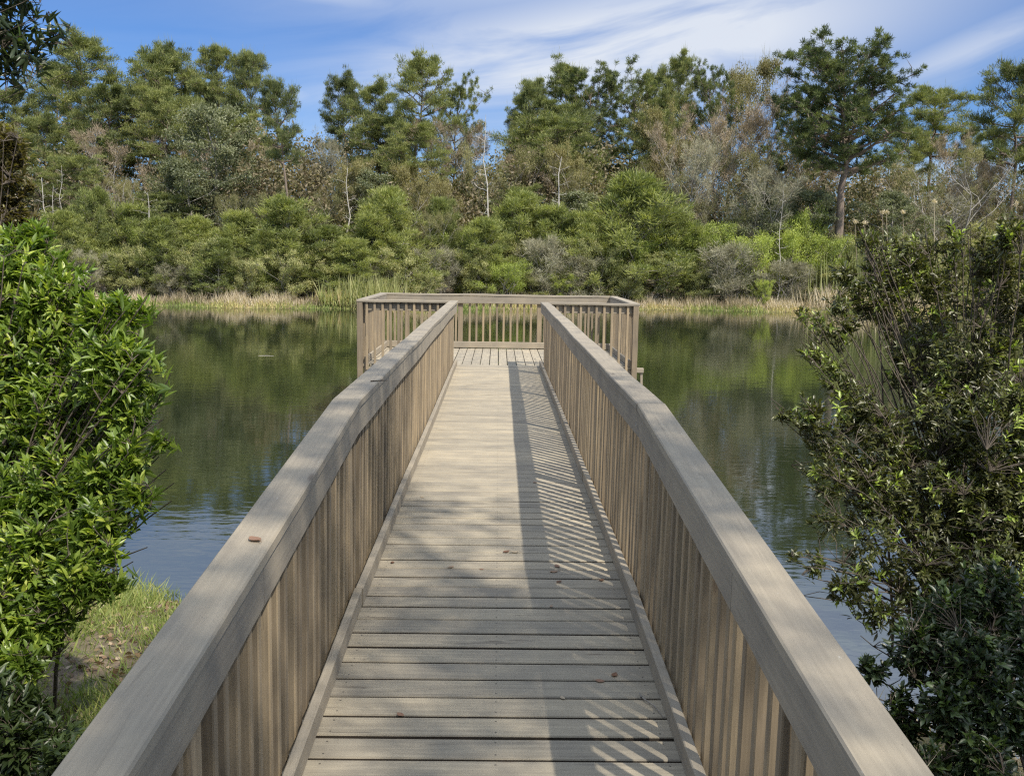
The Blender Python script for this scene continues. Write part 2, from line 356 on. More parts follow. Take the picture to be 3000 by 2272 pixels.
h = t.math('ADD', t.math('MULTIPLY', wa, t.math('MULTIPLY', amp, 0.55)), t.math('MULTIPLY', wb, 0.55))
bp = t.add('ShaderNodeBump', {'Strength': 1.0, 'Distance': 0.0038, 'Height': h})
b = t.add('ShaderNodeBsdfPrincipled', {'Base Color': (0.020, 0.026, 0.012, 1), 'Roughness': 0.03, 'IOR': 3.1, 'Normal': bp.outputs[0]})
t.l.new(b.outputs[0], t.out.inputs[0])
wq = Q(); wq.add(np.array([[-110, -6, WZ], [110, -6, WZ], [110, 66, WZ], [-110, 66, WZ]], float), np.array([[0, 1, 2, 3]]), np.zeros(1))
tag(obj('water', wq.mesh('water'), m), kind='structure')

# ---------------------------------------------------------------- boardwalk
random.seed(11)
YB, YE, HW = 4.436, 15.00, 0.65                 # bend of the ramp, start of the platform, half clear width
SR, SDK, ZR = 0.0843, 0.0446, 1.0126
def zd(y): return -SDK*(YB-y) if y < YB else 0.0
def zr(y): return ZR-SR*(YB-y) if y < YB else ZR
Y0 = -0.6
bw = empty('boardwalk', (0, YB, 0))
tag(bw, 'tan stained timber boardwalk with slatted side railings running out over the pond', 'boardwalk')
def part(bs, name, m, parent, label=None):
    o = bs.build(name, m, parent)
    if label: o['label'] = label
    return o
def local(o, root):           # parts are modelled in world metres: undo the root's offset
    o.data.transform(Matrix.Translation(-Vector(root.location))); return o
bs = Boards(); y = YB-0.1455*35
while y < YE-0.02:
    wd_ = 0.1455-random.choice([0.010, 0.012, 0.014, 0.019]) if y < 7.2 else 0.1455-random.choice([0.004, 0.005, 0.006, 0.009])
    yc = y+0.0728+random.uniform(-0.0015, 0.0015); dz = random.uniform(-0.0015, 0.0015)
    sk = random.uniform(-0.0015, 0.0015)
    if y > Y0:
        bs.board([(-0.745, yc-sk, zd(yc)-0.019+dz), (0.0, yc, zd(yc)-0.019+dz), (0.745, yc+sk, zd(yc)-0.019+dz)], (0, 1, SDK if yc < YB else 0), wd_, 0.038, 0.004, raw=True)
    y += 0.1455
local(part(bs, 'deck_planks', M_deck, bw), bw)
for x in (-0.62, 0.0, 0.62):
    bs = Boards(); bs.board([(x, Y0, zd(Y0)-0.16), (x, YB, -0.16)], (1, 0, 0), 0.045, 0.235); bs.board([(x, YB, -0.16), (x, YE-0.06, -0.16)], (1, 0, 0), 0.045, 0.235)
    local(part(bs, 'stringer', M_raw, bw), bw)
for x in (-0.55, 0.55):
    for yy in (6.8, 9.15, 11.5, 13.6):
        bs = Boards(); bs.board([(x, yy, -2.6), (x, yy, -0.285)], (1, 0, 0), 0.14, 0.14, 0.012); local(part(bs, 'pile', M_raw, bw), bw)
PY = [-0.25, 2.09, YB, 6.79, 9.14, 11.49, 13.84]
for s in (-1, 1):
    random.seed(5 if s < 0 else 9)
    # cap rail in lengths with butt joints and a little wave
    cp = Boards(); cuts = [Y0, YB, 8.3, 12.1, YE+0.0]
    CW = 0.134
    for a, b_ in zip(cuts[:-1], cuts[1:]):
        n = max(2, int((b_-a)/0.45)); pts = []
        off = random.uniform(-0.003, 0.003)
        for k in range(n+1):
            yy = a+(b_-a)*k/n; yy2 = yy+(0.0012 if k == 0 else (-0.0012 if k == n else 0))
            wv = 0.0 if yy < YB+0.5 else (0.010*math.sin(yy*1.9+s)+0.004*math.sin(yy*4.3))*(1.0 if s < 0 else 0.5)
            pts.append((s*(HW+CW/2+off)+wv*0.6, yy2, zr(yy)-0.019+wv*0.25))
        cp.board(pts, (1, 0, 0), CW, 0.038, 0.005)
    cap = local(part(cp, 'railing', M_rail, bw), bw)
    off = -Vector(bw.location)
    def sub(bs_, name, m_):
        o = bs_.build(name, m_, cap); o.data.transform(Matrix.Translation(off)); return o
    rb = Boards()
    for a, b_ in ((Y0, 2.6), (2.603, YB), (YB+0.002, 9.2), (9.203, 13.0), (13.003, YE)):
        n = max(2, int((b_-a)/0.6)); pts = []
        for k in range(n+1):
            yy = a+(b_-a)*k/n; pts.append((s*(HW+0.012+0.019)+(0.004*math.sin(yy*1.9+s) if yy > YB+0.5 else 0), yy, zr(yy)-0.0385-0.066))
        rb.board(pts, (0, 0, 1), 0.128, 0.036, 0.003)
    sub(rb, 'rail_board', M_rail)
    tb = Boards()
    for a, b_ in ((Y0, 1.2), (1.203, YB), (YB+0.002, 7.1), (7.103, 10.4), (10.403, 13.4), (13.403, YE)):
        jx = random.uniform(-0.004, 0.004)
        tb.board([(s*(HW+0.019)+jx, a, zd(a)+0.047), (s*(HW+0.019)-jx, b_, zd(b_)+0.047)], (0, 0, 1), 0.088, 0.038, 0.004)
    sub(tb, 'toe_board', M_rail)
    for yy in PY:
        pb = Boards(); pb.board([(s*(HW+0.050+0.0445), yy, zd(yy)-0.42), (s*(HW+0.050+0.0445), yy, zr(yy)-0.039)], (1, 0, 0), 0.089, 0.089, 0.006)
        sub(pb, 'post', M_balu)
    # balusters
    ys_ = []; yy = Y0+0.1
    while yy < YE-0.1:
        if all(abs(yy-p) > 0.062 for p in PY): ys_.append(yy)
        yy += 0.1185
    vis = [q for q in ys_ if q > 1.3]
    near_ = vis[:50]; rest = [q for q in ys_ if q not in near_]
    def balu(bs_, q):
        x = s*(HW+0.053+0.019)+random.uniform(-0.003, 0.007); l1 = random.uniform(-0.007, 0.007); q += random.uniform(-0.006, 0.006)
        l2 = random.uniform(-0.004, 0.004)
        bs_.board([(x+l2-0.006, q+l1, zd(q)-0.20+random.uniform(-0.01, 0.01)), (x+0.004, q-l1, zr(q)-0.040)], (1, 0, 0), 0.037, 0.037, 0.004, raw='side')  # shade between balusters put into their front and back faces
    for q in near_:
        bb = Boards(); balu(bb, q); sub(bb, 'baluster', M_balu)
    bb = Boards()
    for q in rest: balu(bb, q)
    o = sub(bb, 'baluster', M_balu); o['kind'] = 'stuff'

# ---------------------------------------------------------------- fishing platform
random.seed(21)
XL, XR, YK = -2.225, 2.21, 17.94
pf = empty('fishing_platform', (0, YE, 0))
tag(pf, 'timber fishing platform with railings standing in the pond at the end of the walk', 'platform')
def pp(bs_, name, m_, parent=pf):
    o = bs_.build(name, m_, parent); o.data.transform(Matrix.Translation(-Vector(pf.location))); return o
bs = Boards(); x = XL+0.045
while x < XR-0.06:
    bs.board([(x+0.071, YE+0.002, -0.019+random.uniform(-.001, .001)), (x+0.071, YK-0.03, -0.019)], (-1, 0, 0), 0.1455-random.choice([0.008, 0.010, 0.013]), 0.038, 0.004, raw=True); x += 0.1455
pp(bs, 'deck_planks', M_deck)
for A_, B_ in (((XL+0.10, YE+0.022), (-0.80, YE+0.022)), ((0.80, YE+0.022), (XR-0.10, YE+0.022)), ((XL+0.1, YK-0.05), (XR-0.1, YK-0.05))):
    bs = Boards(); bs.board([(A_[0], A_[1], -0.15), (B_[0], B_[1], -0.15)], (0, 0, 1), 0.20, 0.04); pp(bs, 'fascia_board', M_rail)
bs = Boards()
for yy in (YE+0.18, YE+1.4, YK-0.22): bs.board([(XL-0.05, yy, -0.37), (XR+0.05, yy, -0.37)], (0, 1, 0), 0.045, 0.20, 0.004)
pp(bs, 'beam', M_raw)
bs = Boards(); bs.board([(XR-0.02, YE+0.10, -0.055), (XR+0.11, YE+0.10, -0.055)], (0, 1, 0), 0.10, 0.07); pp(bs, 'joist_end', M_rail)
bs = Boards(); bs.board([(XR+0.085, YE+0.10, -0.31), (XR+0.078, YE+0.10, -0.095)], (0, 1, 0), 0.05, 0.04); pp(bs, 'hanger_board', M_rail)
cp = Boards(); CW = 0.14
def seg(bs_, a, b_, wdir, wid, th, n=5, wav=0.006, z=None):
    pts = []
    for k in range(n+1):
        q = Vector(a).lerp(Vector(b_), k/n); e = 0 if k in (0, n) else wav
        pts.append((q.x+random.uniform(-e, e)*0.5, q.y+random.uniform(-e, e)*0.3, q.z+random.uniform(-e, e)))
    bs_.board(pts, wdir, wid, th, 0.005)
zc = ZR-0.019
seg(cp, (XL, YE-0.02, zc), (-HW-0.136, YE-0.02, zc), (0, 1, 0), 0.10, 0.038, 4)
seg(cp, (HW+0.136, YE-0.02, zc), (XR, YE-0.02, zc), (0, 1, 0), 0.10, 0.038, 4)
seg(cp, (XL+0.075, YE+0.032, zc+0.001), (XL+0.075, YK-0.142, zc), (1, 0, 0), 0.145, 0.038)
seg(cp, (XR-0.075, YE+0.032, zc+0.001), (XR-0.075, YK-0.142, zc), (1, 0, 0), 0.145, 0.038)
seg(cp, (XL, YK-0.07, zc+0.001), (XR, YK-0.07, zc+0.001), (0, 1, 0), 0.14, 0.038, 9)
cap = pp(cp, 'railing', M_rail)
rb = Boards(); zb = ZR-0.0385-0.066
seg(rb, (XL+0.11, YE+0.012, zb), (-HW-0.05, YE+0.012, zb), (0, 0, 1), 0.128, 0.036, 3, 0.003)
seg(rb, (HW+0.05, YE+0.012, zb), (XR-0.11, YE+0.012, zb), (0, 0, 1), 0.128, 0.036, 3, 0.003)
seg(rb, (XL+0.125, YE+0.035, zb), (XL+0.125, YK-0.135, zb), (0, 0, 1), 0.128, 0.036, 3, 0.003)
seg(rb, (XR-0.125, YE+0.035, zb), (XR-0.125, YK-0.135, zb), (0, 0, 1), 0.128, 0.036, 3, 0.003)
seg(rb, (XL+0.02, YK-0.115, zb), (XR-0.02, YK-0.115, zb), (0, 0, 1), 0.128, 0.036, 6, 0.003)
pp(rb, 'rail_board', M_rail, cap)
tb = Boards()
seg(tb, (XL+0.125, YE+0.01, 0.060), (XL+0.125, YK-0.135, 0.060), (0, 0, 1), 0.10, 0.038, 2, 0.001)
seg(tb, (XR-0.125, YE+0.01, 0.060), (XR-0.125, YK-0.135, 0.060), (0, 0, 1), 0.10, 0.038, 2, 0.001)
seg(tb, (XL+0.02, YK-0.115, 0.072), (XR-0.02, YK-0.115, 0.072), (0, 0, 1), 0.115, 0.038, 3, 0.001)
pp(tb, 'toe_board', M_rail, cap)
for x, yy, zb_ in [(XL+0.046, YE-0.02, -2.6), (XR-0.060, YE-0.02, -2.6), (XL+0.046, YK-0.046, -2.6), (XR-0.046, YK-0.046, -2.6), (XL+0.05, YE+1.45, -2.6), (XR-0.05, YE+1.45, -2.6),
                   (-0.72, YK-0.046, -2.6), (0.76, YK-0.046, -2.6)]:
    bb = Boards(); bb.board([(x, yy, zb_), (x, yy, ZR-0.040)], (1, 0, 0), 0.088, 0.088, 0.006); po = pp(bb, 'post', M_balu, cap)
    if yy < YE:
        for zz, dx in ((-0.20, 0.0), (-0.285, -0.012)):
            bm_ = Q(); bm_.tube([(x+dx, yy-0.040, zz), (x+dx, yy-0.050, zz), (x+dx, yy-0.0505, zz)], [0.014, 0.014, 0.0005], 8)
            o = obj('bolt', bm_.mesh('bolt'), B['dark'], po); o.data.transform(Matrix.Translation(-Vector(pf.location)))
def pb(x0, y0, zlo, lean=0.0, top=ZR-0.041):
    bb = Boards(); bb.board([(x0+random.uniform(-.004, .004), y0, zlo+random.uniform(-.012, .012)), (x0+lean, y0, top)], (1, 0, 0), 0.037, 0.037, 0.003); return pp(bb, 'baluster', M_balu, cap)
for k in range(11):
    pb(XL+0.155+k*0.1235, YE-0.028, -0.09); pb(XR-0.185-k*0.1235, YE-0.028, -0.10)
for k in range(21):
    yy = YE+0.14+k*0.129
    if abs(yy-YE-1.45) > 0.06:
        pb(XL+0.086, yy, -0.08); pb(XR-0.086, yy, -0.08)
for k in range(34):
    x = XL+0.15+k*0.1275
    if min(abs(x+0.72), abs(x-0.76)) < 0.062: continue
    if k in (26, 27):
        continue
    pb(x, YK-0.075, -0.06)
x = XL+0.15+26*0.1275
bb = Boards(); bb.board([(x, YK-0.075, 0.56), (x+0.012, YK-0.075, ZR-0.041)], (1, 0, 0), 0.037, 0.030, 0.012); o = pp(bb, 'baluster', M_balu, cap); o['label'] = 'snapped short baluster hanging from the rail'
x = XL+0.15+27*0.1275
bb = Boards(); bb.board([(x, YK-0.075, -0.05), (x+0.006, YK-0.075, 0.45)], (1, 0, 0), 0.03, 0.03, 0.011); o = pp(bb, 'baluster', M_balu, cap); o['label'] = 'broken off lower half of a baluster'

# ---------------------------------------------------------------- vegetation builders
def grow(seed, H, cb, rad, nl, up, trunk_r, sub, tuft_n, tuft_r, style, trunk_lean=0.25, flat=1.0, ln=0.3, wd=0.05, barek=0, multi=1, tone=(0.0, 1.0), gnarl=0.12, twist=1.0):
    """returns (wood quads, foliage quads). rad(t) = crown radius at t in 0..1 up the crown"""
    rng = np.random.default_rng(seed); W = Q(); Fq = Q(); tufts = []
    for mi in range(multi):
        a0 = rng.uniform(0, 6.28)
        if multi > 1: lean = np.array([math.cos(a0+mi*6.28/multi), math.sin(a0+mi*6.28/multi)])*rng.uniform(0.5, 1.0)*trunk_lean*H
        else: lean = np.array([math.cos(a0), math.sin(a0)])*trunk_lean
        k = 9; tt = np.linspace(0, 1, k)
        wob = np.cumsum(rng.normal(0, 0.012*H*gnarl/0.12, (k, 2)), 0); wob[0] = 0
        tp = np.stack([lean[0]*tt**1.3+wob[:, 0], lean[1]*tt**1.3+wob[:, 1], tt*H*(1 if mi == 0 else rng.uniform(0.75, 0.98))], 1)
        tp[0, 2] = -0.3
        W.tube(tp, trunk_r*(1-0.86*tt)*(1.0 if multi == 1 else 0.7), 7, rng.uniform(0.3, 0.7))
        at = lambda z: np.array([np.interp(z, tp[:, 2], tp[:, c]) for c in range(3)])
        for i in range(nl//multi):
            t = (i+rng.uniform(0, 1))/(nl//multi); z0 = cb+(H-cb)*t*0.97
            z0 = min(z0, tp[-1, 2]*0.99); p0 = at(z0); a = i*2.4+rng.uniform(-0.5, 0.5)+mi
            Lr = rad(t)*rng.uniform(0.65, 1.12); u = up(t)+rng.normal(0, 0.10)
            dirh = np.array([math.cos(a), math.sin(a), 0])
            n = 5; s_ = np.linspace(0, 1, n)
            pts = p0+dirh*(Lr*s_)[:, None]+np.array([0, 0, 1])*(Lr*u*s_**1.15)[:, None]
            pts[1:] += np.cumsum(rng.normal(0, 0.05*Lr*gnarl/0.12, (n-1, 3)), 0)*0.6
            r0 = trunk_r*(1-0.8*t)*0.42*min(1, Lr/2+0.3)
            W.tube(pts, r0*(1-0.85*s_)+0.006, 4, rng.uniform(0.3, 0.7))
            for q in range(sub):
                f = rng.uniform(0.35, 1.0); b0_ = np.array([np.interp(f, s_, pts[:, c]) for c in range(3)])
                sdv = dirh*rng.uniform(0.2, 1)+rng.normal(0, 0.75, 3)*[1, 1, 0.45*twist]+np.array([0, 0, u*0.35+0.12])
                sdv /= np.linalg.norm(sdv); sl = rng.uniform(0.15, 0.42)*(Lr*0.75+0.4)
                e = b0_+sdv*sl; mid = (b0_+e)/2+rng.normal(0, 0.08*sl, 3)
                W.tube([b0_, mid, e], [r0*0.4+0.006, r0*0.28+0.004, 0.004], 3, 0.5)
                tufts.append((e, sdv)); tufts.append((mid, sdv)) if rng.random() < 0.5 else None
            tufts.append((pts[-1], dirh))
        tufts.append((tp[-1], np.array([0, 0, 1.0])))
    P = np.array([q[0] for q in tufts]); D = np.array([q[1] for q in tufts]); nT = len(P)
    keep = rng.random(nT) > barek; P = P[keep]; D = D[keep]; nT = len(P)
    tn = rng.uniform(tone[0], tone[1], nT)
    rep = np.repeat(np.arange(nT), tuft_n); N = len(rep)
    trr = (tuft_r*rng.uniform(0.65, 1.25, nT))[rep]
    g = rng.normal(0, 0.5, (N, 3)); nrm = np.linalg.norm(g, axis=1); g /= np.maximum(1, nrm/1.0)[:, None]
    g[:, 2] *= flat
    tone_n = np.clip(tn[rep]+rng.normal(0, 0.10, N)+g[:, 2]*0.05, 0, 1)
    if style == 'needle':       # short blades fanning up and out of each tuft
        pos = P[rep]+g*trr[:, None]*0.9
        dr = g*0.9+D[rep]*0.35+np.array([0, 0, 0.55])+rng.normal(0, 0.35, (N, 3))
        Fq.leaves(pos, dr, ln*rng.uniform(0.6, 1.2, N), wd, tone_n, rng)
    elif style == 'pompom':     # balls of long needles radiating from twig ends
        dr = rng.normal(0, 1, (N, 3))+D[rep]*0.8+np.array([0, 0, 0.35]); dr /= np.linalg.norm(dr, axis=1)[:, None]
        cen = P[rep]+g*trr[:, None]*0.55
        Fq.leaves(cen, dr, ln*rng.uniform(0.7, 1.1, N), wd, tone_n, rng)
    elif style == 'twig':
        dr = g+D[rep]*0.7+np.array([0, 0, 0.35])+rng.normal(0, 0.4, (N, 3))
        Fq.leaves(P[rep]+g*trr[:, None]*0.6, dr, ln*rng.uniform(0.5, 1.4, N), wd, tone_n, rng)
    elif style == 'leaf':
        dr = rng.normal(0, 1, (N, 3))+g*0.8
        Fq.leaves(P[rep]+g*trr[:, None], dr, ln*rng.uniform(0.6, 1.2, N), wd, tone_n, rng)
    if style in ('leaf', 'needle') and N > 2000:      # stray shoots that break the outline
        k_ = rng.integers(0, nT, nT*3); c0 = P.mean(0)*[1, 1, 0.6]; o_ = P[k_]-c0; o_ /= np.linalg.norm(o_, axis=1)[:, None]
        b_ = P[k_]+rng.normal(0, tuft_r*0.4, (len(k_), 3)); dd = o_*0.5+rng.normal(0, 0.35, (len(k_), 3))+[0, 0, 0.5]
        Fq.leaves(b_, dd, tuft_r*rng.uniform(0.8, 1.7, len(k_)), 0.02, 1.0, rng)
    return W, Fq

PROTO = {}
def proto(kind, name, H, W, Fq, bark, leaf):
    PROTO.setdefault(kind, []).append(dict(name=name, H=H, w=W.mesh(name+'_trunk', True), f=Fq.mesh(name+'_crown') if Fq else None, b=bark, l=leaf))
    p = PROTO[kind][-1]; v = np.zeros(len(p['f' if Fq else 'w'].vertices)*3, np.float32); p['f' if Fq else 'w'].vertices.foreach_get('co', v); v = v.reshape(-1, 3)
    p['top'] = float(np.percentile(v[:, 2], 99.7)); p['R'] = float(np.percentile(np.hypot(v[:, 0], v[:, 1]), 96))
arc = lambda a, b_=0.0: (lambda t: a*math.sin(math.pi*min(1, max(0.04, (t*(1-b_)+b_))))**0.7)
for sd_ in range(5):   # sand pines: bare trunk, tiers of flat pads of fine needles under a rounded top
    W, Fq = grow(100+sd_, 14.2, 5.8+sd_*0.6, lambda t: 3.7*(1-t**2.6)**0.6*(0.55+0.45*min(1, t*3+0.2)), 30, lambda t: 0.20+0.85*t**1.5, 0.22, 17, 46, 0.46, 'needle', 1.2, 0.34, 0.30, 0.042, tone=(0.0, 1.0), barek=0.10, gnarl=0.2)
    proto('pine', 'pine_tree', 15, W, Fq, B['pine'], L['pine'])
for sd_ in range(3):   # long-needled pines: pompoms on an open spreading crown
    W, Fq = grow(120+sd_, 15, 7.4, lambda t: 4.6*math.sin(math.pi*(0.25+0.60*t))**0.8, 32, lambda t: 0.12+0.80*t, 0.27, 14, 56, 0.38, 'pompom', 0.5, 0.75, 0.34, 0.040, tone=(0.0, 1.0), gnarl=0.17)
    proto('longpine', 'pine_tree', 16, W, Fq, B['pine'], L['pine2'])
W, Fq = grow(131, 15.2, 8.6, lambda t: 4.3*math.sin(math.pi*(0.20+0.62*t))**0.6, 44, lambda t: 0.22+0.62*t, 0.42, 19, 58, 0.38, 'pompom', 0.15, 0.7, 0.34, 0.042, tone=(0.0, 1.0), gnarl=0.11)
proto('bigpine', 'pine_tree', 16, W, Fq, B['pine'], L['pine2'])
for sd_ in range(3):   # pines with a long bare trunk and a small tiered crown
    W, Fq = grow(135+sd_, 14.4, 9.0, lambda t: 3.0*(1-t**2.6)**0.6*(0.5+0.5*min(1, t*3+0.2)), 24, lambda t: 0.22+0.7*t**1.5, 0.24, 15, 46, 0.44, 'needle', 1.0, 0.34, 0.30, 0.042, tone=(0.0, 1.0), barek=0.12, gnarl=0.2)
    proto('trunkpine', 'pine_tree', 15, W, Fq, B['pine'], L['pine'])
for sd_ in range(4):   # young pines, foliage to the ground
    W, Fq = grow(140+sd_, 5.5, 0.3, lambda t: 1.7*(1-t)**0.7+0.15, 46, lambda t: 0.5+0.9*t, 0.06, 7, 44, 0.26, 'needle', 0.3, 0.8, 0.24, 0.030, tone=(0.0, 1.0), barek=0.1, gnarl=0.18)
    proto('young', 'young_pine', 5.5, W, Fq, B['grey'], L['young'])
for sd_ in range(3):   # bare grey deciduous
    W, Fq = grow(160+sd_, 10, 2.8, arc(3.2, 0.25), 30, lambda t: 0.65+0.5*t, 0.15, 10, 20, 0.50, 'twig', 0.8, 0.8, 0.42, 0.024, multi=2, gnarl=0.22)
    proto('bare', 'bare_tree', 10, W, Fq, B['grey'], L['grey'])
for sd_ in range(3):   # tan twiggy crowns
    W, Fq = grow(180+sd_, 9.5, 2.6, arc(3.3, 0.22), 28, lambda t: 0.55+0.5*t, 0.15, 10, 30, 0.5, 'twig', 0.8, 0.75, 0.28, 0.032, multi=2, gnarl=0.22)
    proto('tan', 'bare_tree', 9.5, W, Fq, B['grey'], L['tan'])
for sd_ in range(3):   # orange-brown budding trees
    W, Fq = grow(200+sd_, 9, 2.2, arc(3.0, 0.25), 26, lambda t: 0.6+0.4*t, 0.15, 10, 46, 0.48, 'leaf', 0.8, 0.65, 0.13, 0.07, multi=2, gnarl=0.22)
    proto('orange', 'budding_tree', 9, W, Fq, B['grey'], L['orange'])
for sd_ in range(3):   # broadleaf evergreens
    W, Fq = grow(220+sd_, 10, 1.8, arc(2.9, 0.2), 30, lambda t: 0.4+0.5*t, 0.15, 9, 52, 0.46, 'leaf', 0.6, 0.6, 0.17, 0.085, gnarl=0.18, barek=0.1)
    proto('broad', 'evergreen_tree', 10, W, Fq, B['grey'], L['broad'])
for sd_ in range(3):   # olive round crowns
    W, Fq = grow(240+sd_, 9, 1.2, arc(3.8, 0.2), 38, lambda t: 0.5+0.4*t, 0.16, 9, 56, 0.48, 'leaf', 0.8, 0.7, 0.12, 0.055, multi=3, gnarl=0.24, barek=0.08)
    proto('olive', 'leafy_tree', 9, W, Fq, B['grey'], L['olive'])
for sd_ in range(5):   # shrubs
    W, Fq = grow(260+sd_, 3.0, 0.1, lambda t: 1.25*math.sin(math.pi*min(1, 0.25+0.72*t))**0.6+0.1, 26, lambda t: 0.6+0.8*t, 0.045, 8, 52, 0.24, 'leaf', 0.30, 0.8, 0.095, 0.045, multi=5, gnarl=0.30, barek=0.12)
    proto('shrub', 'shrub', 3, W, Fq, B['grey'], L['shrub'])
for sd_ in range(3):
    W, Fq = grow(280+sd_, 3.0, 0.1, lambda t: 1.25*math.sin(math.pi*min(1, 0.25+0.72*t))**0.6+0.1, 26, lambda t: 0.7+0.8*t, 0.045, 8, 36, 0.25, 'leaf', 0.30, 0.9, 0.10, 0.05, multi=5, gnarl=0.30, barek=0.15)
    proto('lime', 'shrub', 3, W, Fq, B['grey'], L['lime'])
for sd_ in range(3):
    W, Fq = grow(300+sd_, 2.6, 0.1, arc(1.25, 0.30), 36, lambda t: 0.5+0.8*t, 0.045, 8, 22, 0.28, 'twig', 0.28, 0.8, 0.26, 0.015, multi=5, gnarl=0.3)
    proto('greyshrub', 'bare_shrub', 2.6, W, Fq, B['grey'], L['grey'])
for sd_ in range(4):   # dead snags: bleached trunk with stubs
    W, _ = grow(320+sd_, 9, 2.4, lambda t: 1.2*(1-0.5*t)*abs(math.sin(t*17+sd_))+0.15, 20, lambda t: 0.15+0.25*t, 0.085, 3, 1, 0.1, 'leaf', 0.4, gnarl=0.20)
    proto('snag', 'dead_tree', 9, W, None, B['dead'], None)
for sd_ in range(3):   # pale many-armed bare tree
    W, _ = grow(340+sd_, 7, 1.2, arc(2.6, 0.3), 18, lambda t: 0.9+0.5*t, 0.085, 10, 1, 0.1, 'leaf', 0.30, multi=3, gnarl=0.28)
    proto('snagfork', 'dead_tree', 7, W, None, B['grey'], None)

cnt = {}
def plant(kind, x, y, H=None, wide=1.0, label=None, group=None, cat=None, rot=None, var=None, top=None, z=None):
    ps = PROTO[kind]; i = cnt.get(kind, 0); cnt[kind] = i+1; p = ps[(i if var is None else var) % len(ps)]
    gz = float(ground(x, y)) if z is None else z
    if top is not None: H = top-gz
    s = H/p['top']
    root = empty(p['name'], (x, y, gz)); root.rotation_euler = (0, 0, random.uniform(0, 6.28) if rot is None else rot); root.scale = (s*wide, s*wide, s)
    if p['f'] is None:
        o = obj('trunk', p['w'], p['b'], root)
    else:
        obj('trunk', p['w'], p['b'], root); obj('crown', p['f'], p['l'], root)
    tag(root, label, cat or p['name'].replace('_', ' '), group); return root, p, s
def tree_px(kind, px, topy, D, wpx, label, group=None, cat=None, **kw):
    """a tree D metres behind the far shore whose top stands at (px, topy) of the photograph and whose crown is wpx wide"""
    off_ = D; D = 50+off_
    for _ in range(4): D = off_+float(far_shore(at_y(px, topy, D)[0]))
    P = at_y(px, topy, D); g = float(ground(P[0], D)); H = P[2]-g
    i = cnt.get(kind, 0); p = PROTO[kind][(i if kw.get('var') is None else kw['var']) % len(PROTO[kind])]
    s = H/p['top']; want = wpx/F*D/2*1.28; wide = min(1.7, max(0.55, want/(p['R']*s)))
    return plant(kind, float(P[0]), D, H, wide, label, group, cat, **kw)
random.seed(77)

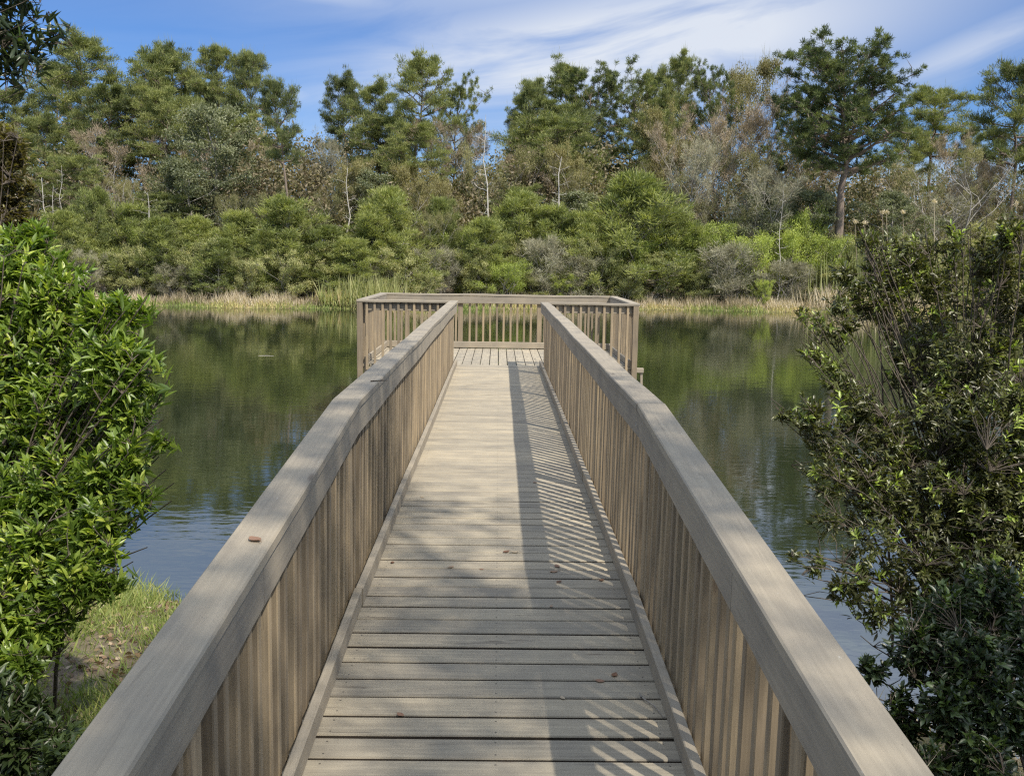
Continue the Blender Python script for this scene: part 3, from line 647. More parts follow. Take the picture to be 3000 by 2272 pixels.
# ---------------------------------------------------------------- the far wood
G1, G2, G3, G4, G5, G6 = 'tall pines on the skyline', 'trees of the far wood', 'young pines on the far bank', 'shrubs on the far shore', 'dead trees on the far bank', 'bare trees of the far wood'
rows = [
 # tall pines on the skyline: kind, x, top y, metres behind the shore, crown width, label
 ('pine', 258, 118, 24, 250, 'tall pine with broad domed crown, first tall crown from the left edge', G1),
 ('pine', 150, 170, 28, 190, 'pine partly behind the dark overhanging branch at upper left', G1),
 ('pine', 120, 330, 14, 220, 'bushy pine of layered pads below the domed pine at far left', G1),
 ('pine', 330, 235, 17, 240, 'pine with reddish trunk showing under the domed pine crown', G1),
 ('pine', 461, 140, 23, 210, 'second tall pine from left, flat topped with dark green pads', G1),
 ('pine', 545, 120, 25, 170, 'slim high pine rising just right of the flat topped pine', G1),
 ('pine', 520, 260, 16, 200, 'lower pine in front of the slim high pine, sky showing between its limbs', G1),
 ('pine', 668, 142, 22, 190, 'left pine of the dense tall pair beside the first big sky gap', G1),
 ('pine', 750, 146, 20, 150, 'right pine of the dense tall pair, standing directly at the sky gap', G1),
 ('trunkpine', 812, 225, 5, 85, 'bare trunked pine with side limb reaching into the sky gap', G1),
 ('pine', 1015, 212, 22, 115, 'loose crowned pine just right of the big sky gap', G1),
 ('pine', 1085, 245, 20, 170, 'dark low pine leaning beside the umbrella shaped pine', G1),
 ('trunkpine', 1187, 155, 14, 210, 'umbrella shaped pine with limbs in clear tiers, centre left', G1),
 ('longpine', 1325, 230, 20, 150, 'round crowned pine with pompom needles left of the small sky gap', G1),
 ('pine', 1548, 222, 22, 110, 'dark narrow pine just right of the small sky gap', G1),
 ('pine', 1515, 330, 18, 110, 'pine of drooping pads at the foot of the small sky gap', G1),
 ('pine', 1632, 178, 23, 190, 'rounded pine top above the middle of the wood', G1),
 ('pine', 1600, 330, 13, 240, 'wide dark pine with bare lower limbs behind the forked snag', G1),
 ('longpine', 1745, 212, 20, 210, 'pine with a pale split trunk and coarse needles right of centre', G1),
 ('longpine', 1845, 190, 20, 210, 'coarse needled pine next to the split trunk pine', G1),
 ('pine', 1860, 320, 15, 190, 'lower pine under the coarse needled pines', G1),
 ('pine', 1994, 162, 24, 120, 'thin tall pine left of the orange budding skyline tree', G1),
 ('longpine', 2110, 178, 21, 150, 'pine with wispy top in front of the orange budding skyline tree', G1),
 ('pine', 1930, 200, 25, 90, 'small distant pine top left of the thin tall pine', G1),
 ('bigpine', 2500, 98, 5, 290, 'biggest pine of all with huge rounded crown on a straight grey trunk', G1),
 ('longpine', 2370, 310, 17, 180, 'lower pine with dark trunk at left under the biggest pine', G1),
 ('pine', 2660, 370, 18, 170, 'dark pine foliage at the right under the biggest pine', G1),
 ('trunkpine', 2765, 240, 18, 190, 'airy domed pine alone against the sky right of the biggest pine', G1),
 ('pine', 3010, 165, 9, 210, 'dark pine cut off by the right edge of the picture', G1),
 ('pine', 2850, 370, 20, 110, 'small dark pine between the airy pine and the right edge', G1),
 ('pine', 640, 330, 15, 200, 'dark pine filling in below the dense tall pair', G1),
 ('pine', 1180, 360, 13, 210, 'shadowy pine below the umbrella shaped pine', G1),
 # second tier
 ('tan', 420, 370, 13, 300, 'tan twiggy spreading tree below the slim high pine', G6),
 ('broad', 620, 315, 10, 230, 'tall glossy green broadleaf tree left of the bare trunked pine', G2),
 ('broad', 560, 470, 7, 230, 'wide dark evergreen tree in front of the tan twiggy tree', G2),
 ('tan', 800, 400, 14, 150, 'brownish twiggy crown around the bare trunked pine', G6),
 ('tan', 905, 455, 13, 150, 'tan bare crown filling the foot of the big sky gap', G6),
 ('orange', 960, 455, 9, 190, 'yellow tinged budding tree with leaning trunk left of the umbrella pine', G2),
 ('bare', 1020, 400, 15, 170, 'grey bare tree between yellow tinged tree and umbrella pine', G6),
 ('olive', 880, 560, 6, 190, 'dark olive tree under the yellow tinged budding tree', G2),
 ('tan', 1290, 355, 16, 260, 'pinkish grey bare crown below the round crowned pine', G6),
 ('bare', 1410, 345, 18, 180, 'grey bare crown behind the tall white snag', G6),
 ('orange', 1345, 480, 10, 270, 'broad olive orange tree left of the tall white snag', G2),
 ('orange', 1215, 520, 8, 120, 'small orange tree above the white house gap', G2),
 ('olive', 1500, 420, 11, 200, 'dark olive crown right behind the tall white snag', G2),
 ('broad', 1120, 500, 9, 190, 'dark evergreen beneath the umbrella shaped pine', G2),
 ('orange', 1750, 425, 9, 150, 'bright orange tinged tree below the split trunk pine', G2),
 ('orange', 1880, 435, 10, 170, 'orange tinged tree right of the brightest orange one', G2),
 ('orange', 2140, 165, 23, 220, 'orange brown budding tree reaching the skyline left of the biggest pine', G2),
 ('orange', 2010, 320, 15, 170, 'rusty budding tree below the thin tall pine', G2),
 ('bare', 1985, 410, 9, 220, 'silvery grey bare tree right of the orange tinged trees', G6),
 ('tan', 2100, 360, 12, 230, 'tan twiggy tree below the orange skyline tree', G6),
 ('tan', 2250, 250, 20, 190, 'straw coloured bare crown just left of the biggest pine', G6),
 ('bare', 2190, 490, 7, 280, 'low wide grey bare tree right of centre', G6),
 ('tan', 2330, 470, 10, 230, 'brown tangled crown left of the straight grey trunk', G6),
 ('broad', 2360, 560, 7, 160, 'dark evergreen clump among brown branches left of the straight grey trunk', G2),
 ('olive', 2700, 425, 9, 260, 'large round olive green tree right of the straight grey trunk', G2),
 ('broad', 2610, 560, 6, 200, 'dark green tree at the foot of the straight grey trunk', G2),
 ('tan', 2890, 395, 16, 220, 'tan bare crown in the sky gap near the right edge', G6),
 ('olive', 2960, 510, 8, 230, 'olive tree at the right edge behind the pale armed tree', G2),
 ('tan', 60, 330, 20, 200, 'pale twiggy tree at the left edge behind the near shrub', G6),
 ('broad', 60, 480, 10, 200, 'dark tree behind the near shrub at the left edge', G2),
 ('olive', 730, 560, 7, 170, 'olive tree under the bare trunked pine', G2),
 ('broad', 1660, 560, 7, 200, 'dark evergreen behind the forked snag', G2),
 ('olive', 2060, 570, 6, 180, 'dull green tree under the silvery grey bare tree', G2),
 ('pine', 250, 450, 8, 220, 'low pine with bright pads behind the left row of pale snags', G1),
 ('pine', 460, 560, 7, 200, 'small dark pine below the tan twiggy spreading tree', G1),
 ('olive', 300, 540, 9, 200, 'olive tree behind the left row of pale snags', G2),
 ('pine', 1470, 540, 7, 180, 'shaded low pine at right foot of the tall white snag', G1),
 ('olive', 1280, 610, 5, 150, 'leafy tree below the broad olive orange tree', G2),
 ('broad', 1930, 540, 8, 170, 'dark evergreen under the orange tinged trees', G2),
 ('tan', 2450, 600, 8, 170, 'brown brush just left of the straight grey trunk base', G6),
 ('bare', 2750, 560, 7, 200, 'grey bare brush in front of the large round olive tree', G6),
 ('pine', 400, 250, 19, 180, 'pine filling in between the flat topped pine and the domed one', G1),
 ('pine', 590, 235, 21, 130, 'pine whose crown joins the slim high pine to the dense tall pair', G1),
 ('pine', 60, 250, 22, 200, 'pine behind the dark branch at the left edge', G1),
 ('pine', 1110, 330, 17, 170, 'pine of middle height left of the umbrella shaped pine', G1),
 ('pine', 1560, 260, 19, 150, 'pine joining the dark narrow pine to the rounded top', G1),
 ('pine', 1700, 300, 16, 190, 'pine low between the rounded top and the split trunk pine', G1),
 ('pine', 1930, 270, 19, 150, 'pine between the coarse needled pines and the thin tall pine', G1),
 ('tan', 2060, 270, 18, 200, 'tan crown behind the thin tall pine', G6),
 ('olive', 2210, 380, 12, 220, 'olive crown between the orange skyline tree and the biggest pine', G2),
 ('tan', 2800, 430, 13, 220, 'straw coloured crown below the airy domed pine', G6),
 ('olive', 1000, 520, 10, 170, 'dull olive crown behind the yellow tinged tree', G2),
 ('tan', 700, 430, 14, 170, 'tan crown just left of the bare trunked pine', G6),
 ('olive', 400, 500, 11, 200, 'olive crown below the tan spreading tree', G2),
 ('tan', 1650, 450, 12, 180, 'pale twiggy crown behind the grey drooping snag', G6),
 ('olive', 1820, 480, 9, 170, 'olive crown between the two orange tinged trees', G2),
 # dead trees
 ('snag', 1440, 335, 5, 90, 'tall white dead trunk with short stubs, centre of the wood', G5),
 ('snag', 1600, 450, 5, 120, 'grey dead tree with drooping bare limbs right of the tall white trunk', G5),
 ('snagfork', 2845, 450, 4, 330, 'pale many armed dead tree near the right edge', G5),
 ('snag', 110, 520, 4, 90, 'leftmost pale snag of the row above the left young pines', G5),
 ('snag', 225, 485, 4.5, 100, 'tallest pale snag of the row above the left young pines', G5),
 ('snag', 158, 545, 4, 60, 'thin pale snag between the leftmost and the tallest of its row', G5),
 ('snagfork', 320, 500, 5, 130, 'spreading whitish dead tree, right end of the row of pale snags', G5),
 ('snag', 458, 560, 4, 100, 'short grey snag standing apart right of the row of pale snags', G5),
 ('snag', 1010, 490, 5, 90, 'leaning dead trunk under the yellow tinged tree', G5),
 ('snag', 2290, 545, 2.5, 70, 'thin white snag left of the biggest pine, over the lime shrubs', G5),
 # young pines
 ('young', 814, 597, 4.5, 220, 'fullest bright young pine, left of centre', G3),
 ('young', 700, 640, 5, 150, 'young pine just left of the fullest bright one', G3),
 ('young', 583, 655, 5, 150, 'thin young pine second left of the fullest bright one', G3),
 ('young', 470, 660, 3.5, 140, 'yellow green young pine among darker ones at left', G3),
 ('young', 285, 570, 5, 130, 'young pine right beneath the pale snags, highest of the left ones', G3),
 ('young', 380, 620, 5, 150, 'young pine right of the one beneath the pale snags', G3),
 ('young', 200, 640, 4, 150, 'young pine at left just above the light green near shrub', G3),
 ('young', 920, 680, 4, 170, 'low young pine right of the fullest bright one', G3),
 ('young', 1166, 570, 5.5, 200, 'broad young pine directly left of the white house gap', G3),
 ('young', 1295, 600, 6, 100, 'dark young pine directly right of the white house gap', G3),
 ('young', 1090, 640, 4, 160, 'young pine left of the broad one beside the house gap', G3),
 ('young', 1490, 580, 5.5, 190, 'young pine with upright candles at the foot of the tall white trunk', G3),
 ('young', 1400, 660, 4, 170, 'young pine in front of the tall white trunk', G3),
 ('young', 1620, 625, 5, 160, 'young pine at the foot of the grey drooping snag', G3),
 ('young', 1865, 525, 4.5, 270, 'largest dull green young pine right of centre', G3),
 ('young', 1740, 640, 4, 150, 'young pine left of the largest dull green one', G3),
 ('young', 1990, 640, 4.5, 140, 'young pine right of the largest dull green one', G3),
 ('young', 1030, 720, 2.6, 140, 'small young pine above the reeds left of the platform', G3),
 ('young', 640, 720, 3, 130, 'small young pine low at left, near the dry grass', G3),
]
for r_ in rows:
    if r_[0] == 'young': tree_px(r_[0], r_[1], r_[2]-22, r_[3]-0.8, r_[4]*1.05, r_[5], group=r_[6])
    else: tree_px(*r_[:6], group=r_[6])
# shrubs along the shore: x, top y, metres behind the shore, width, kind, label
shr = [
 ('shrub', 300, 720, 2.4, 170, 'olive shrub over the dry grass beside the near left shrub'),
 ('greyshrub', 250, 760, 1.8, 140, 'grey twiggy shrub at the left end of the far shore'),
 ('shrub', 400, 745, 2.2, 150, 'brown green shrub over the dry grass, left part'),
 ('lime', 425, 690, 3.2, 120, 'yellow green shrub low at left among young pines'),
 ('greyshrub', 505, 770, 1.6, 130, 'bare grey shrub right behind the dry grass at left'),
 ('shrub', 590, 735, 2.2, 170, 'rounded shrub behind the greenest patch of shore grass'),
 ('shrub', 720, 745, 1.8, 160, 'shrub with small bright leaves below the fullest young pine'),
 ('shrub', 830, 760, 1.7, 150, 'shrub at right end of the tan grass strip'),
 ('shrub', 910, 740, 2.6, 170, 'dark green shrub over the shaded bank left of the reeds'),
 ('broad', 860, 700, 4.0, 150, 'dark shrubby evergreen behind the tan grass strip'),
 ('shrub', 1010, 765, 1.9, 150, 'dark shrub left of the tall reed clump'),
 ('greyshrub', 1110, 770, 2.2, 120, 'grey shrub behind the tall reed clump'),
 ('shrub', 1190, 745, 2.2, 170, 'leafy shrub over the left end of the platform rail'),
 ('lime', 1340, 665, 4.0, 110, 'light green shrub below the gap with the white house'),
 ('greyshrub', 1290, 720, 3.0, 150, 'greyish shrub above the platform rail, left of middle'),
 ('shrub', 1250, 790, 1.4, 130, 'low shrub with straw around it behind the platform rail'),
 ('shrub', 1400, 740, 2.2, 180, 'shrub above the middle left of the platform rail'),
 ('lime', 1480, 790, 1.4, 140, 'bright green low shrub just above the middle of the platform rail'),
 ('shrub', 1560, 700, 3.0, 170, 'tall mixed shrub above the head of the right walk railing'),
 ('greyshrub', 1610, 690, 2.6, 190, 'silvery grey shrub right of middle'),
 ('greyshrub', 1680, 745, 2.0, 170, 'second silvery grey shrub, drooping over the bank'),
 ('shrub', 1570, 800, 1.3, 130, 'dark low shrub behind the platform rail, right of middle'),
 ('lime', 1655, 800, 1.2, 90, 'small glowing lime bush behind the platform rail'),
 ('shrub', 1760, 720, 2.6, 190, 'green shrub above the right part of the platform rail'),
 ('shrub', 1840, 775, 1.5, 170, 'rounded shrub over the right corner of the platform'),
 ('lime', 1850, 730, 2.6, 130, 'fresh green shrub above the right corner of the platform'),
 ('shrub', 1930, 740, 2.0, 180, 'shrub right of the platform corner, dark at its foot'),
 ('lime', 1975, 690, 3.2, 170, 'lime shrub right of the platform corner'),
 ('lime', 2070, 680, 2.8, 190, 'lime shrub with yellow tips, left one of the bright right group'),
 ('shrub', 2040, 790, 1.3, 150, 'low green shrub behind the start of the right dry grass'),
 ('greyshrub', 2150, 740, 1.9, 200, 'brownish bare shrub among the lime shrubs'),
 ('lime', 2190, 700, 3.0, 190, 'lime shrub in the middle of the bright right group'),
 ('lime', 2330, 670, 3.2, 230, 'brightest and tallest lime shrub of the right group'),
 ('greyshrub', 2300, 760, 1.7, 200, 'grey green twiggy shrub below the brightest lime shrub'),
 ('lime', 2240, 830, 1.0, 70, 'small yellow green bush on the dry grass edge at right'),
 ('lime', 2440, 700, 2.8, 190, 'lime shrub next to the dark near shrub at right'),
 ('shrub', 2430, 775, 1.7, 180, 'dull shrub behind the right end of the dry grass'),
 ('lime', 2350, 600, 5.0, 130, 'yellow green sapling above the bright right group'),
 ('shrub', 2560, 720, 2.8, 210, 'shrub half hidden behind the dark near shrub at right'),
 ('shrub', 2700, 690, 3.0, 230, 'shrub on the far bank right of the reed plumes'),
 ('olive', 2830, 640, 5.0, 230, 'olive thicket on the far bank near the right edge'),
 ('shrub', 2950, 680, 3.0, 230, 'shrub of the far bank at the right edge'),
 ('shrub', 2120, 640, 4.5, 170, 'dark leafed shrub behind the lime shrubs'),
 ('broad', 2220, 580, 5.5, 170, 'glossy dark evergreen over the lime shrubs'),
 ('shrub', 150, 720, 2.5, 200, 'shrub of the far bank behind the near left shrub'),
 ('shrub', 40, 700, 3, 220, 'shrub of the far bank at the left edge'),
 ('young', 760, 700, 3, 140, 'stunted young pine between the shrubs at left'),
 ('shrub', 1470, 700, 3.2, 160, 'shrub with pale new leaves below the tall white trunk'),
 ('olive', 1100, 660, 4.2, 170, 'olive bush left of the broad young pine'),
 ('olive', 1700, 640, 4.5, 170, 'olive bush left behind the largest dull green young pine'),
 ('shrub', 520, 700, 3.0, 140, 'mid green shrub between two young pines at left'),
]
random.seed(3)
for r_ in shr: tree_px(r_[0], r_[1], r_[2]-random.choice([0, 0, 12, 30]), r_[3]+random.uniform(0, 1.0), r_[4]*random.uniform(0.60, 0.95), r_[5], group=G4)

def scatter_wood(name, n, x0, x1, d0, d1, h0, h1, seed, lf):
    """backdrop wood that reads as one mass: clumps of small leaves and thin stems"""
    rng = np.random.default_rng(seed); Fq = Q()
    cx = rng.uniform(x0, x1, n); cy = far_shore(cx)+rng.uniform(d0, d1, n); g = ground(cx, cy)
    Ht = rng.uniform(h0, h1, n)*(0.8+0.2*np.sin(cx*0.35))
    per = 26; rep = np.repeat(np.arange(n), per); N = len(rep)
    hz = rng.uniform(0.02, 1.0, N)**0.8
    cr = (1.5*np.sin(math.pi*np.clip(hz*0.85+0.12, 0, 1)))
    a = rng.uniform(0, 6.28, N)
    cp_ = np.stack([cx[rep]+np.cos(a)*cr*rng.uniform(0.2, 1, N), cy[rep]+np.sin(a)*cr*rng.uniform(0.2, 1, N), g[rep]+hz*Ht[rep]], 1)
    tn = np.clip(rng.uniform(0, 1, n)[rep]*0.7+rng.normal(0.1, 0.12, N), 0, 1)
    per2 = 16; rep2 = np.repeat(np.arange(N), per2); N2 = len(rep2)
    pos = cp_[rep2]+rng.normal(0, 0.33, (N2, 3))
    Fq.leaves(pos, rng.normal(0, 1, (N2, 3)), rng.uniform(0.16, 0.34, N2), 0.13, tn[rep2], rng)
    return tag(obj(name, Fq.mesh(name), lf), 'mixed wood of thin trees filling the slope behind the shore trees', 'woodland', kind='stuff')
scatter_wood('woodland', 900, -52, 56, 8, 30, 5.5, 9.5, 5, L['wood'])
# a few more trees outside the frame, so that the wood carries on to either side
for k in range(14):
    x = random.choice([-1, 1])*random.uniform(36, 60); d = random.uniform(6, 22)
    plant(random.choice(['pine', 'tan', 'broad', 'olive', 'pine']), x, float(far_shore(x))+d, random.uniform(9, 15), label='tree of the far wood outside the picture', group='trees beyond the edges of the picture', cat='tree')

# shore grass of the far bank
def blades(name, n, fx, hmin, hmax, wd, lf, seed, label, lean=0.35, up=1.0):
    rng = np.random.default_rng(seed); x, y = fx(rng, n); z = ground(x, y); z = np.maximum(z, WZ-0.02)
    hh = rng.uniform(hmin, hmax, n)*(0.45+0.55*np.sin(x*1.3+0.7*np.sin(x*3.1))**2)
    d = np.stack([rng.normal(0, lean, n), rng.normal(0, lean, n), np.full(n, up)], 1)
    q = Q(); tone = np.clip(0.5+0.3*np.sin(x*0.9)+rng.normal(0, 0.22, n), 0, 1)
    q.leaves(np.stack([x, y, z-0.02], 1), d, hh, wd, tone, rng)
    return tag(obj(name, q.mesh(name), lf), label, 'grass', kind='stuff')
def fsh(a, b_, d0, d1):
    def f(rng, n):
        x = rng.uniform(a, b_, n); return x, far_shore(x)+rng.uniform(d0, d1, n)**1.0
    return f
blades('dry_grass', 20000, fsh(-32, 36, 0.1, 2.0), 0.25, 0.85, 0.026, L['straw'], 31, 'pale dry grass fringing the far shore of the pond')
blades('shore_grass', 16000, fsh(-32, 36, -0.35, 0.7), 0.12, 0.42, 0.035, L['grass'], 32, 'short green grass at the water line of the far shore')
def clump(name, px, py, n, hh, rad_, lf, label, cat, off=0.6, wd=0.03, lean=0.25):
    D = 50
    for _ in range(4): D = off+float(far_shore(at_y(px, py, D)[0]))
    P = at_y(px, py, D); rng = np.random.default_rng(int(px)); q = Q()
    r_ = rng.normal(0, rad_*0.5, (n, 2)); d = np.stack([rng.normal(0, lean, n), rng.normal(0, lean, n), np.ones(n)], 1)
    q.leaves(np.stack([r_[:, 0], r_[:, 1]*0.5, np.full(n, -0.05)], 1), d, rng.uniform(0.5, 1, n)*hh, wd, rng.uniform(0, 1, n), rng)
    o = obj(name, q.mesh(name), lf); o.location = (P[0], D, float(ground(P[0], D))); return tag(o, label, cat)
clump('reed_clump', 1085, 850, 700, 1.9, 1.7, L['shrub'], 'tall yellow green reed clump on far shore just left of the platform', 'reeds', 0.4, 0.05)
clump('reed_clump', 985, 855, 300, 1.1, 1.0, L['grass'], 'smaller reed clump left of the tall yellow green one', 'reeds', 0.3, 0.05)
clump('grass_clump', 2480, 850, 600, 1.6, 2.2, L['straw'], 'high dry grass clump at right end of the far shore grass', 'grass clump', 0.5, 0.04)
clump('reed_clump', 2560, 700, 900, 3.6, 2.6, L['shrub'], 'stand of tall green reeds below the fluffy plumes at right', 'reeds', 2.0, 0.06, 0.08)
clump('reed_clump', 2800, 700, 500, 3.2, 2.8, L['olive'], 'tall thin reeds right of the fluffy plumes', 'reeds', 2.0, 0.05, 0.1)
# plumed reeds
pl = [(2585, 622, 'two fluffy plumes side by side, left one'), (2597, 620, 'two fluffy plumes side by side, right one'), (2645, 621, 'single fluffy reed plume right of the pair'),
      (2505, 650, 'lower left reed plume over the lime shrub'), (2533, 652, 'lower reed plume between the pair and the leftmost'), (2737, 590, 'faint reed plume farther right'), (2977, 596, 'pale reed plume near the right edge')]
for k, (px, py, lb) in enumerate(pl):
    D = 53+1.2*math.sin(k); P = at_y(px, py, D); g = float(ground(P[0], D)); h_ = P[2]-g; rng = np.random.default_rng(k)
    ro = empty('plume_reed', (P[0]+0.3, D, g)); tag(ro, lb, 'reed', 'plumed reeds on the far bank')
    q = Q(); q.tube([(0, 0, 0), (-0.05, 0, h_*0.5), (-0.3, 0, h_)], [0.022, 0.018, 0.012], 4); obj('stalk', q.mesh('stalk'), L['straw'], ro)
    q = Q(); n = 90; q.leaves(np.array([-0.3, 0, h_])+rng.normal(0, 0.05, (n, 3)), rng.normal(0, 1, (n, 3))+[0.5, 0, 0.2], rng.uniform(0.06, 0.15, n), 0.035, 0.9, rng)
    obj('plume', q.mesh('plume'), L['straw'], ro)

# house glimpsed through the trees
D = 78.0; P = at_y(1243, 600, D); g = float(ground(P[0], D))
m, t = mat('white_siding'); co = t.add('ShaderNodeTexCoord').outputs['Object']
wv = t.add('ShaderNodeTexWave', {'Vector': co, 'Scale': 3.2, 'Distortion': 0.0}, bands_direction='Z').outputs[0]
t.l.new(t.add('ShaderNodeBsdfPrincipled', {'Base Color': t.mix(wv, (0.74, 0.75, 0.77), (0.82, 0.83, 0.84)), 'Roughness': 0.6}).outputs[0], t.out.inputs[0])
hs = empty('house', (P[0], D, g)); tag(hs, 'white walled house glimpsed through the trees left of the tall white snag', 'house')
def boxq(q, x0, x1, y0, y1, z0, z1):
    v = np.array([[x0, y0, z0], [x1, y0, z0], [x1, y1, z0], [x0, y1, z0], [x0, y0, z1], [x1, y0, z1], [x1, y1, z1], [x0, y1, z1]], float)
    q.add(v, np.array([[0, 3, 2, 1], [4, 5, 6, 7], [0, 1, 5, 4], [1, 2, 6, 5], [2, 3, 7, 6], [3, 0, 4, 7]]), np.full(6, 0.5))
q = Q(); boxq(q, -4, 4, 0, 7, -0.5, 3.2); obj('wall', q.mesh('wall'), m, hs)
q = Q(); q.add(np.array([[-4.4, -0.4, 3.15], [4.4, -0.4, 3.15], [4.4, 3.5, 5.0], [-4.4, 3.5, 5.0], [4.4, 7.4, 3.15], [-4.4, 7.4, 3.15]], float), np.array([[0, 1, 2, 3], [3, 2, 4, 5]]), np.array([.5, .5])); obj('roof', q.mesh('roof'), B['grey'], hs)
for x in (-2.4, 1.4):
    q = Q(); boxq(q, x, x+1.0, -0.03, 0.02, 1.0, 2.3); obj('window', q.mesh('window'), B['dark'], hs)

# ---------------------------------------------------------------- near shrubs
def bush(name, label, cat, blobs, dr, base, nspray, nleaf, ln, wd, lf, seed, newg=0.2, stems=2, updir=0.55, axis_len=0.09, stem_r=0.012, depth_y=0.5, droop=0.15, hi=0.25):
    """a leafy shrub: curved stems rise from base into the crown masses, twigs leave them and end in whorls of lance leaves.
    blobs: (px, py, radius px, distance, weight)"""
    rng = np.random.default_rng(seed); W = Q(); base = np.array(base, float)
    SP = []; SR_ = []
    cen = []
    for (px, py, r, D, wgt) in blobs:
        c = at_y(px, py, D); cen.append(c); rm = r*D/F
        for k in range(stems):
            b0_ = base+rng.normal(0, 0.10, 3)*[1, 1, 0]; e = c+rng.normal(0, 0.62, 3)*rm
            n = 12; t = np.linspace(0, 1, n)[:, None]
            m1 = b0_+(e-b0_)*0.35+np.array([0, 0, 0.22*np.linalg.norm(e-b0_)]); 
            pts = (1-t)**2*b0_+2*t*(1-t)*m1+t*t*e+np.cumsum(rng.normal(0, 0.012, (n, 3)), 0)
            rr = stem_r*(1-0.8*t[:, 0]); W.tube(pts, rr, 5, rng.uniform(0.2, 0.8)); SP.append(pts[3:]); SR_.append(rr[3:])
    SP = np.concatenate(SP); SR_ = np.concatenate(SR_)
    wts = np.array([b_[2]**2*b_[4] for b_ in blobs], float); wts /= wts.sum()
    which = rng.choice(len(blobs), nspray, p=wts)
    pos = np.zeros((nspray, 3))
    for i in range(nspray):
        px, py, r, D, _ = blobs[which[i]]; a = rng.uniform(0, 6.28); q = math.sqrt(rng.uniform(0.0, 1.0))*1.05
        v = rng.normal(0, 1, 3); v /= np.linalg.norm(v); v *= rng.uniform(0.35, 1.0)**0.6
        c = cen[which[i]]; rm = r*D/F
        pos[i] = c+v*rm*np.array([1, depth_y*rm**0*1.2, 1])
    ax = np.zeros((nspray, 3))
    for i in range(nspray):
        d = pos[i]-SP; dist = np.linalg.norm(d, axis=1)+np.where(d[:, 2] < 0.0, 0.15, 0); k = int(np.argmin(dist)); s0 = SP[k]
        L_ = np.linalg.norm(pos[i]-s0)
        mid = (s0+pos[i])/2+np.array([0, 0, 0.10*L_])+rng.normal(0, 0.05*L_+0.004, 3)
        W.tube([s0, mid, pos[i]], [min(0.0035, SR_[k]), 0.002, 0.0012], 3, 0.6)
        dv = pos[i]-mid; dv /= np.linalg.norm(dv)+1e-6
        out = pos[i]-cen[which[i]]; out /= np.linalg.norm(out)+1e-6
        v = dv*0.5+out*0.6+np.array([0, 0, updir])+rng.normal(0, 0.25, 3); ax[i] = v/np.linalg.norm(v)
    W.tube([base+[0, 0, -0.3], base+[0, 0, 0.05], base+[0.01, 0, 0.15]], [0.05, 0.045, 0.02], 8)
    rep = np.repeat(np.arange(nspray), nleaf); N = len(rep)
    keep = rng.random(N) < 0.88; rep = rep[keep]; N = len(rep)
    f = rng.uniform(0, 1, N); A = ax[rep]
    rnd = rng.normal(0, 1, (N, 3)); per = rnd-(rnd*A).sum(1)[:, None]*A; per /= np.linalg.norm(per, axis=1)[:, None]
    ang = (1.15-0.75*f)+rng.normal(0, 0.15, N)
    d = A*np.cos(ang)[:, None]+per*np.sin(ang)[:, None]+np.array([0, 0, -0.10])
    p = pos[rep]-A*(axis_len*(1-f))[:, None]
    up_ = A-per*0.2+rng.normal(0, 0.15, (N, 3))+np.array([0, 0, 0.4])
    young = (rng.random(nspray) < newg)
    tn = np.clip(rng.uniform(0.05, 0.55, nspray)[rep]+rng.normal(0, 0.10, N)+np.where(young[rep], hi+0.2*f, 0.0), 0, 1)
    Fq = Q(); Fq.lance(p, d, up_, ln*rng.uniform(0.6, 1.15, N)*(1-0.25*f), wd*rng.uniform(0.75, 1.15, N), tn, droop)
    root = empty(name, tuple(base)); tag(root, label, cat)
    T = Matrix.Translation(-Vector(base))
    o = obj('stems', W.mesh('stems', True), B['twig'], root); o.data.transform(T)
    o = obj('foliage', Fq.mesh('foliage', True), lf, root); o.data.transform(T)
    return root
lb = [(70, 800, 110, 4.3, 1), (110, 730, 70, 4.4, .9), (170, 880, 110, 4.2, 1), (250, 800, 40, 4.3, .5), (330, 960, 100, 4.0, 1), (390, 925, 50, 4.0, 1.1), (150, 1080, 180, 4.2, 1), (350, 1080, 120, 3.9, 1), (420, 1040, 50, 3.9, .9),
      (390, 1200, 90, 3.9, 1), (230, 1230, 190, 4.1, 1), (400, 1330, 75, 3.8, .9), (330, 1400, 110, 3.8, 1), (460, 1290, 28, 3.8, .8), (420, 1440, 45, 3.7, .8), (150, 1480, 190, 3.9, 1), (290, 1560, 110, 3.7, 1),
      (90, 1650, 150, 3.7, 1), (240, 1690, 90, 3.6, 1), (330, 1690, 40, 3.6, .7), (60, 1780, 90, 3.6, .8), (-90, 1150, 260, 4.2, .8), (-80, 1550, 230, 3.9, .8), (130, 680, 28, 4.4, 3), (60, 690, 26, 4.4, 3), (200, 765, 26, 4.3, 3), (265, 850, 24, 4.2, 3), (440, 895, 16, 4.0, 5), (375, 880, 18, 4.0, 4), (478, 1060, 14, 3.9, 5), (470, 1140, 16, 3.9, 4), (492, 1285, 12, 3.8, 6), (470, 1445, 14, 3.7, 5), (400, 1520, 22, 3.7, 3), (350, 1610, 22, 3.6, 3), (370, 1700, 16, 3.6, 3), (0, 950, 150, 4.3, .9), (-60, 750, 130, 4.5, .8)]
lb = [(a_-22, b_, c_, d_, e_) for a_, b_, c_, d_, e_ in lb]+[(110, 1850, 60, 3.6, 1), (170, 1800, 50, 3.6, 1), (60, 1930, 70, 3.5, 1), (20, 1870, 60, 3.6, .8), (-50, 1880, 100, 3.6, .8)]
bush('leafy_shrub', 'big bright green shrub with long pointed leaves leaning over the water on the left', 'shrub', lb, 0, (-2.45, 4.15, -0.62), 3300, 11, 0.074, 0.0180, L['near1'], 1, 0.42, 4, 0.55, 0.09, 0.011)
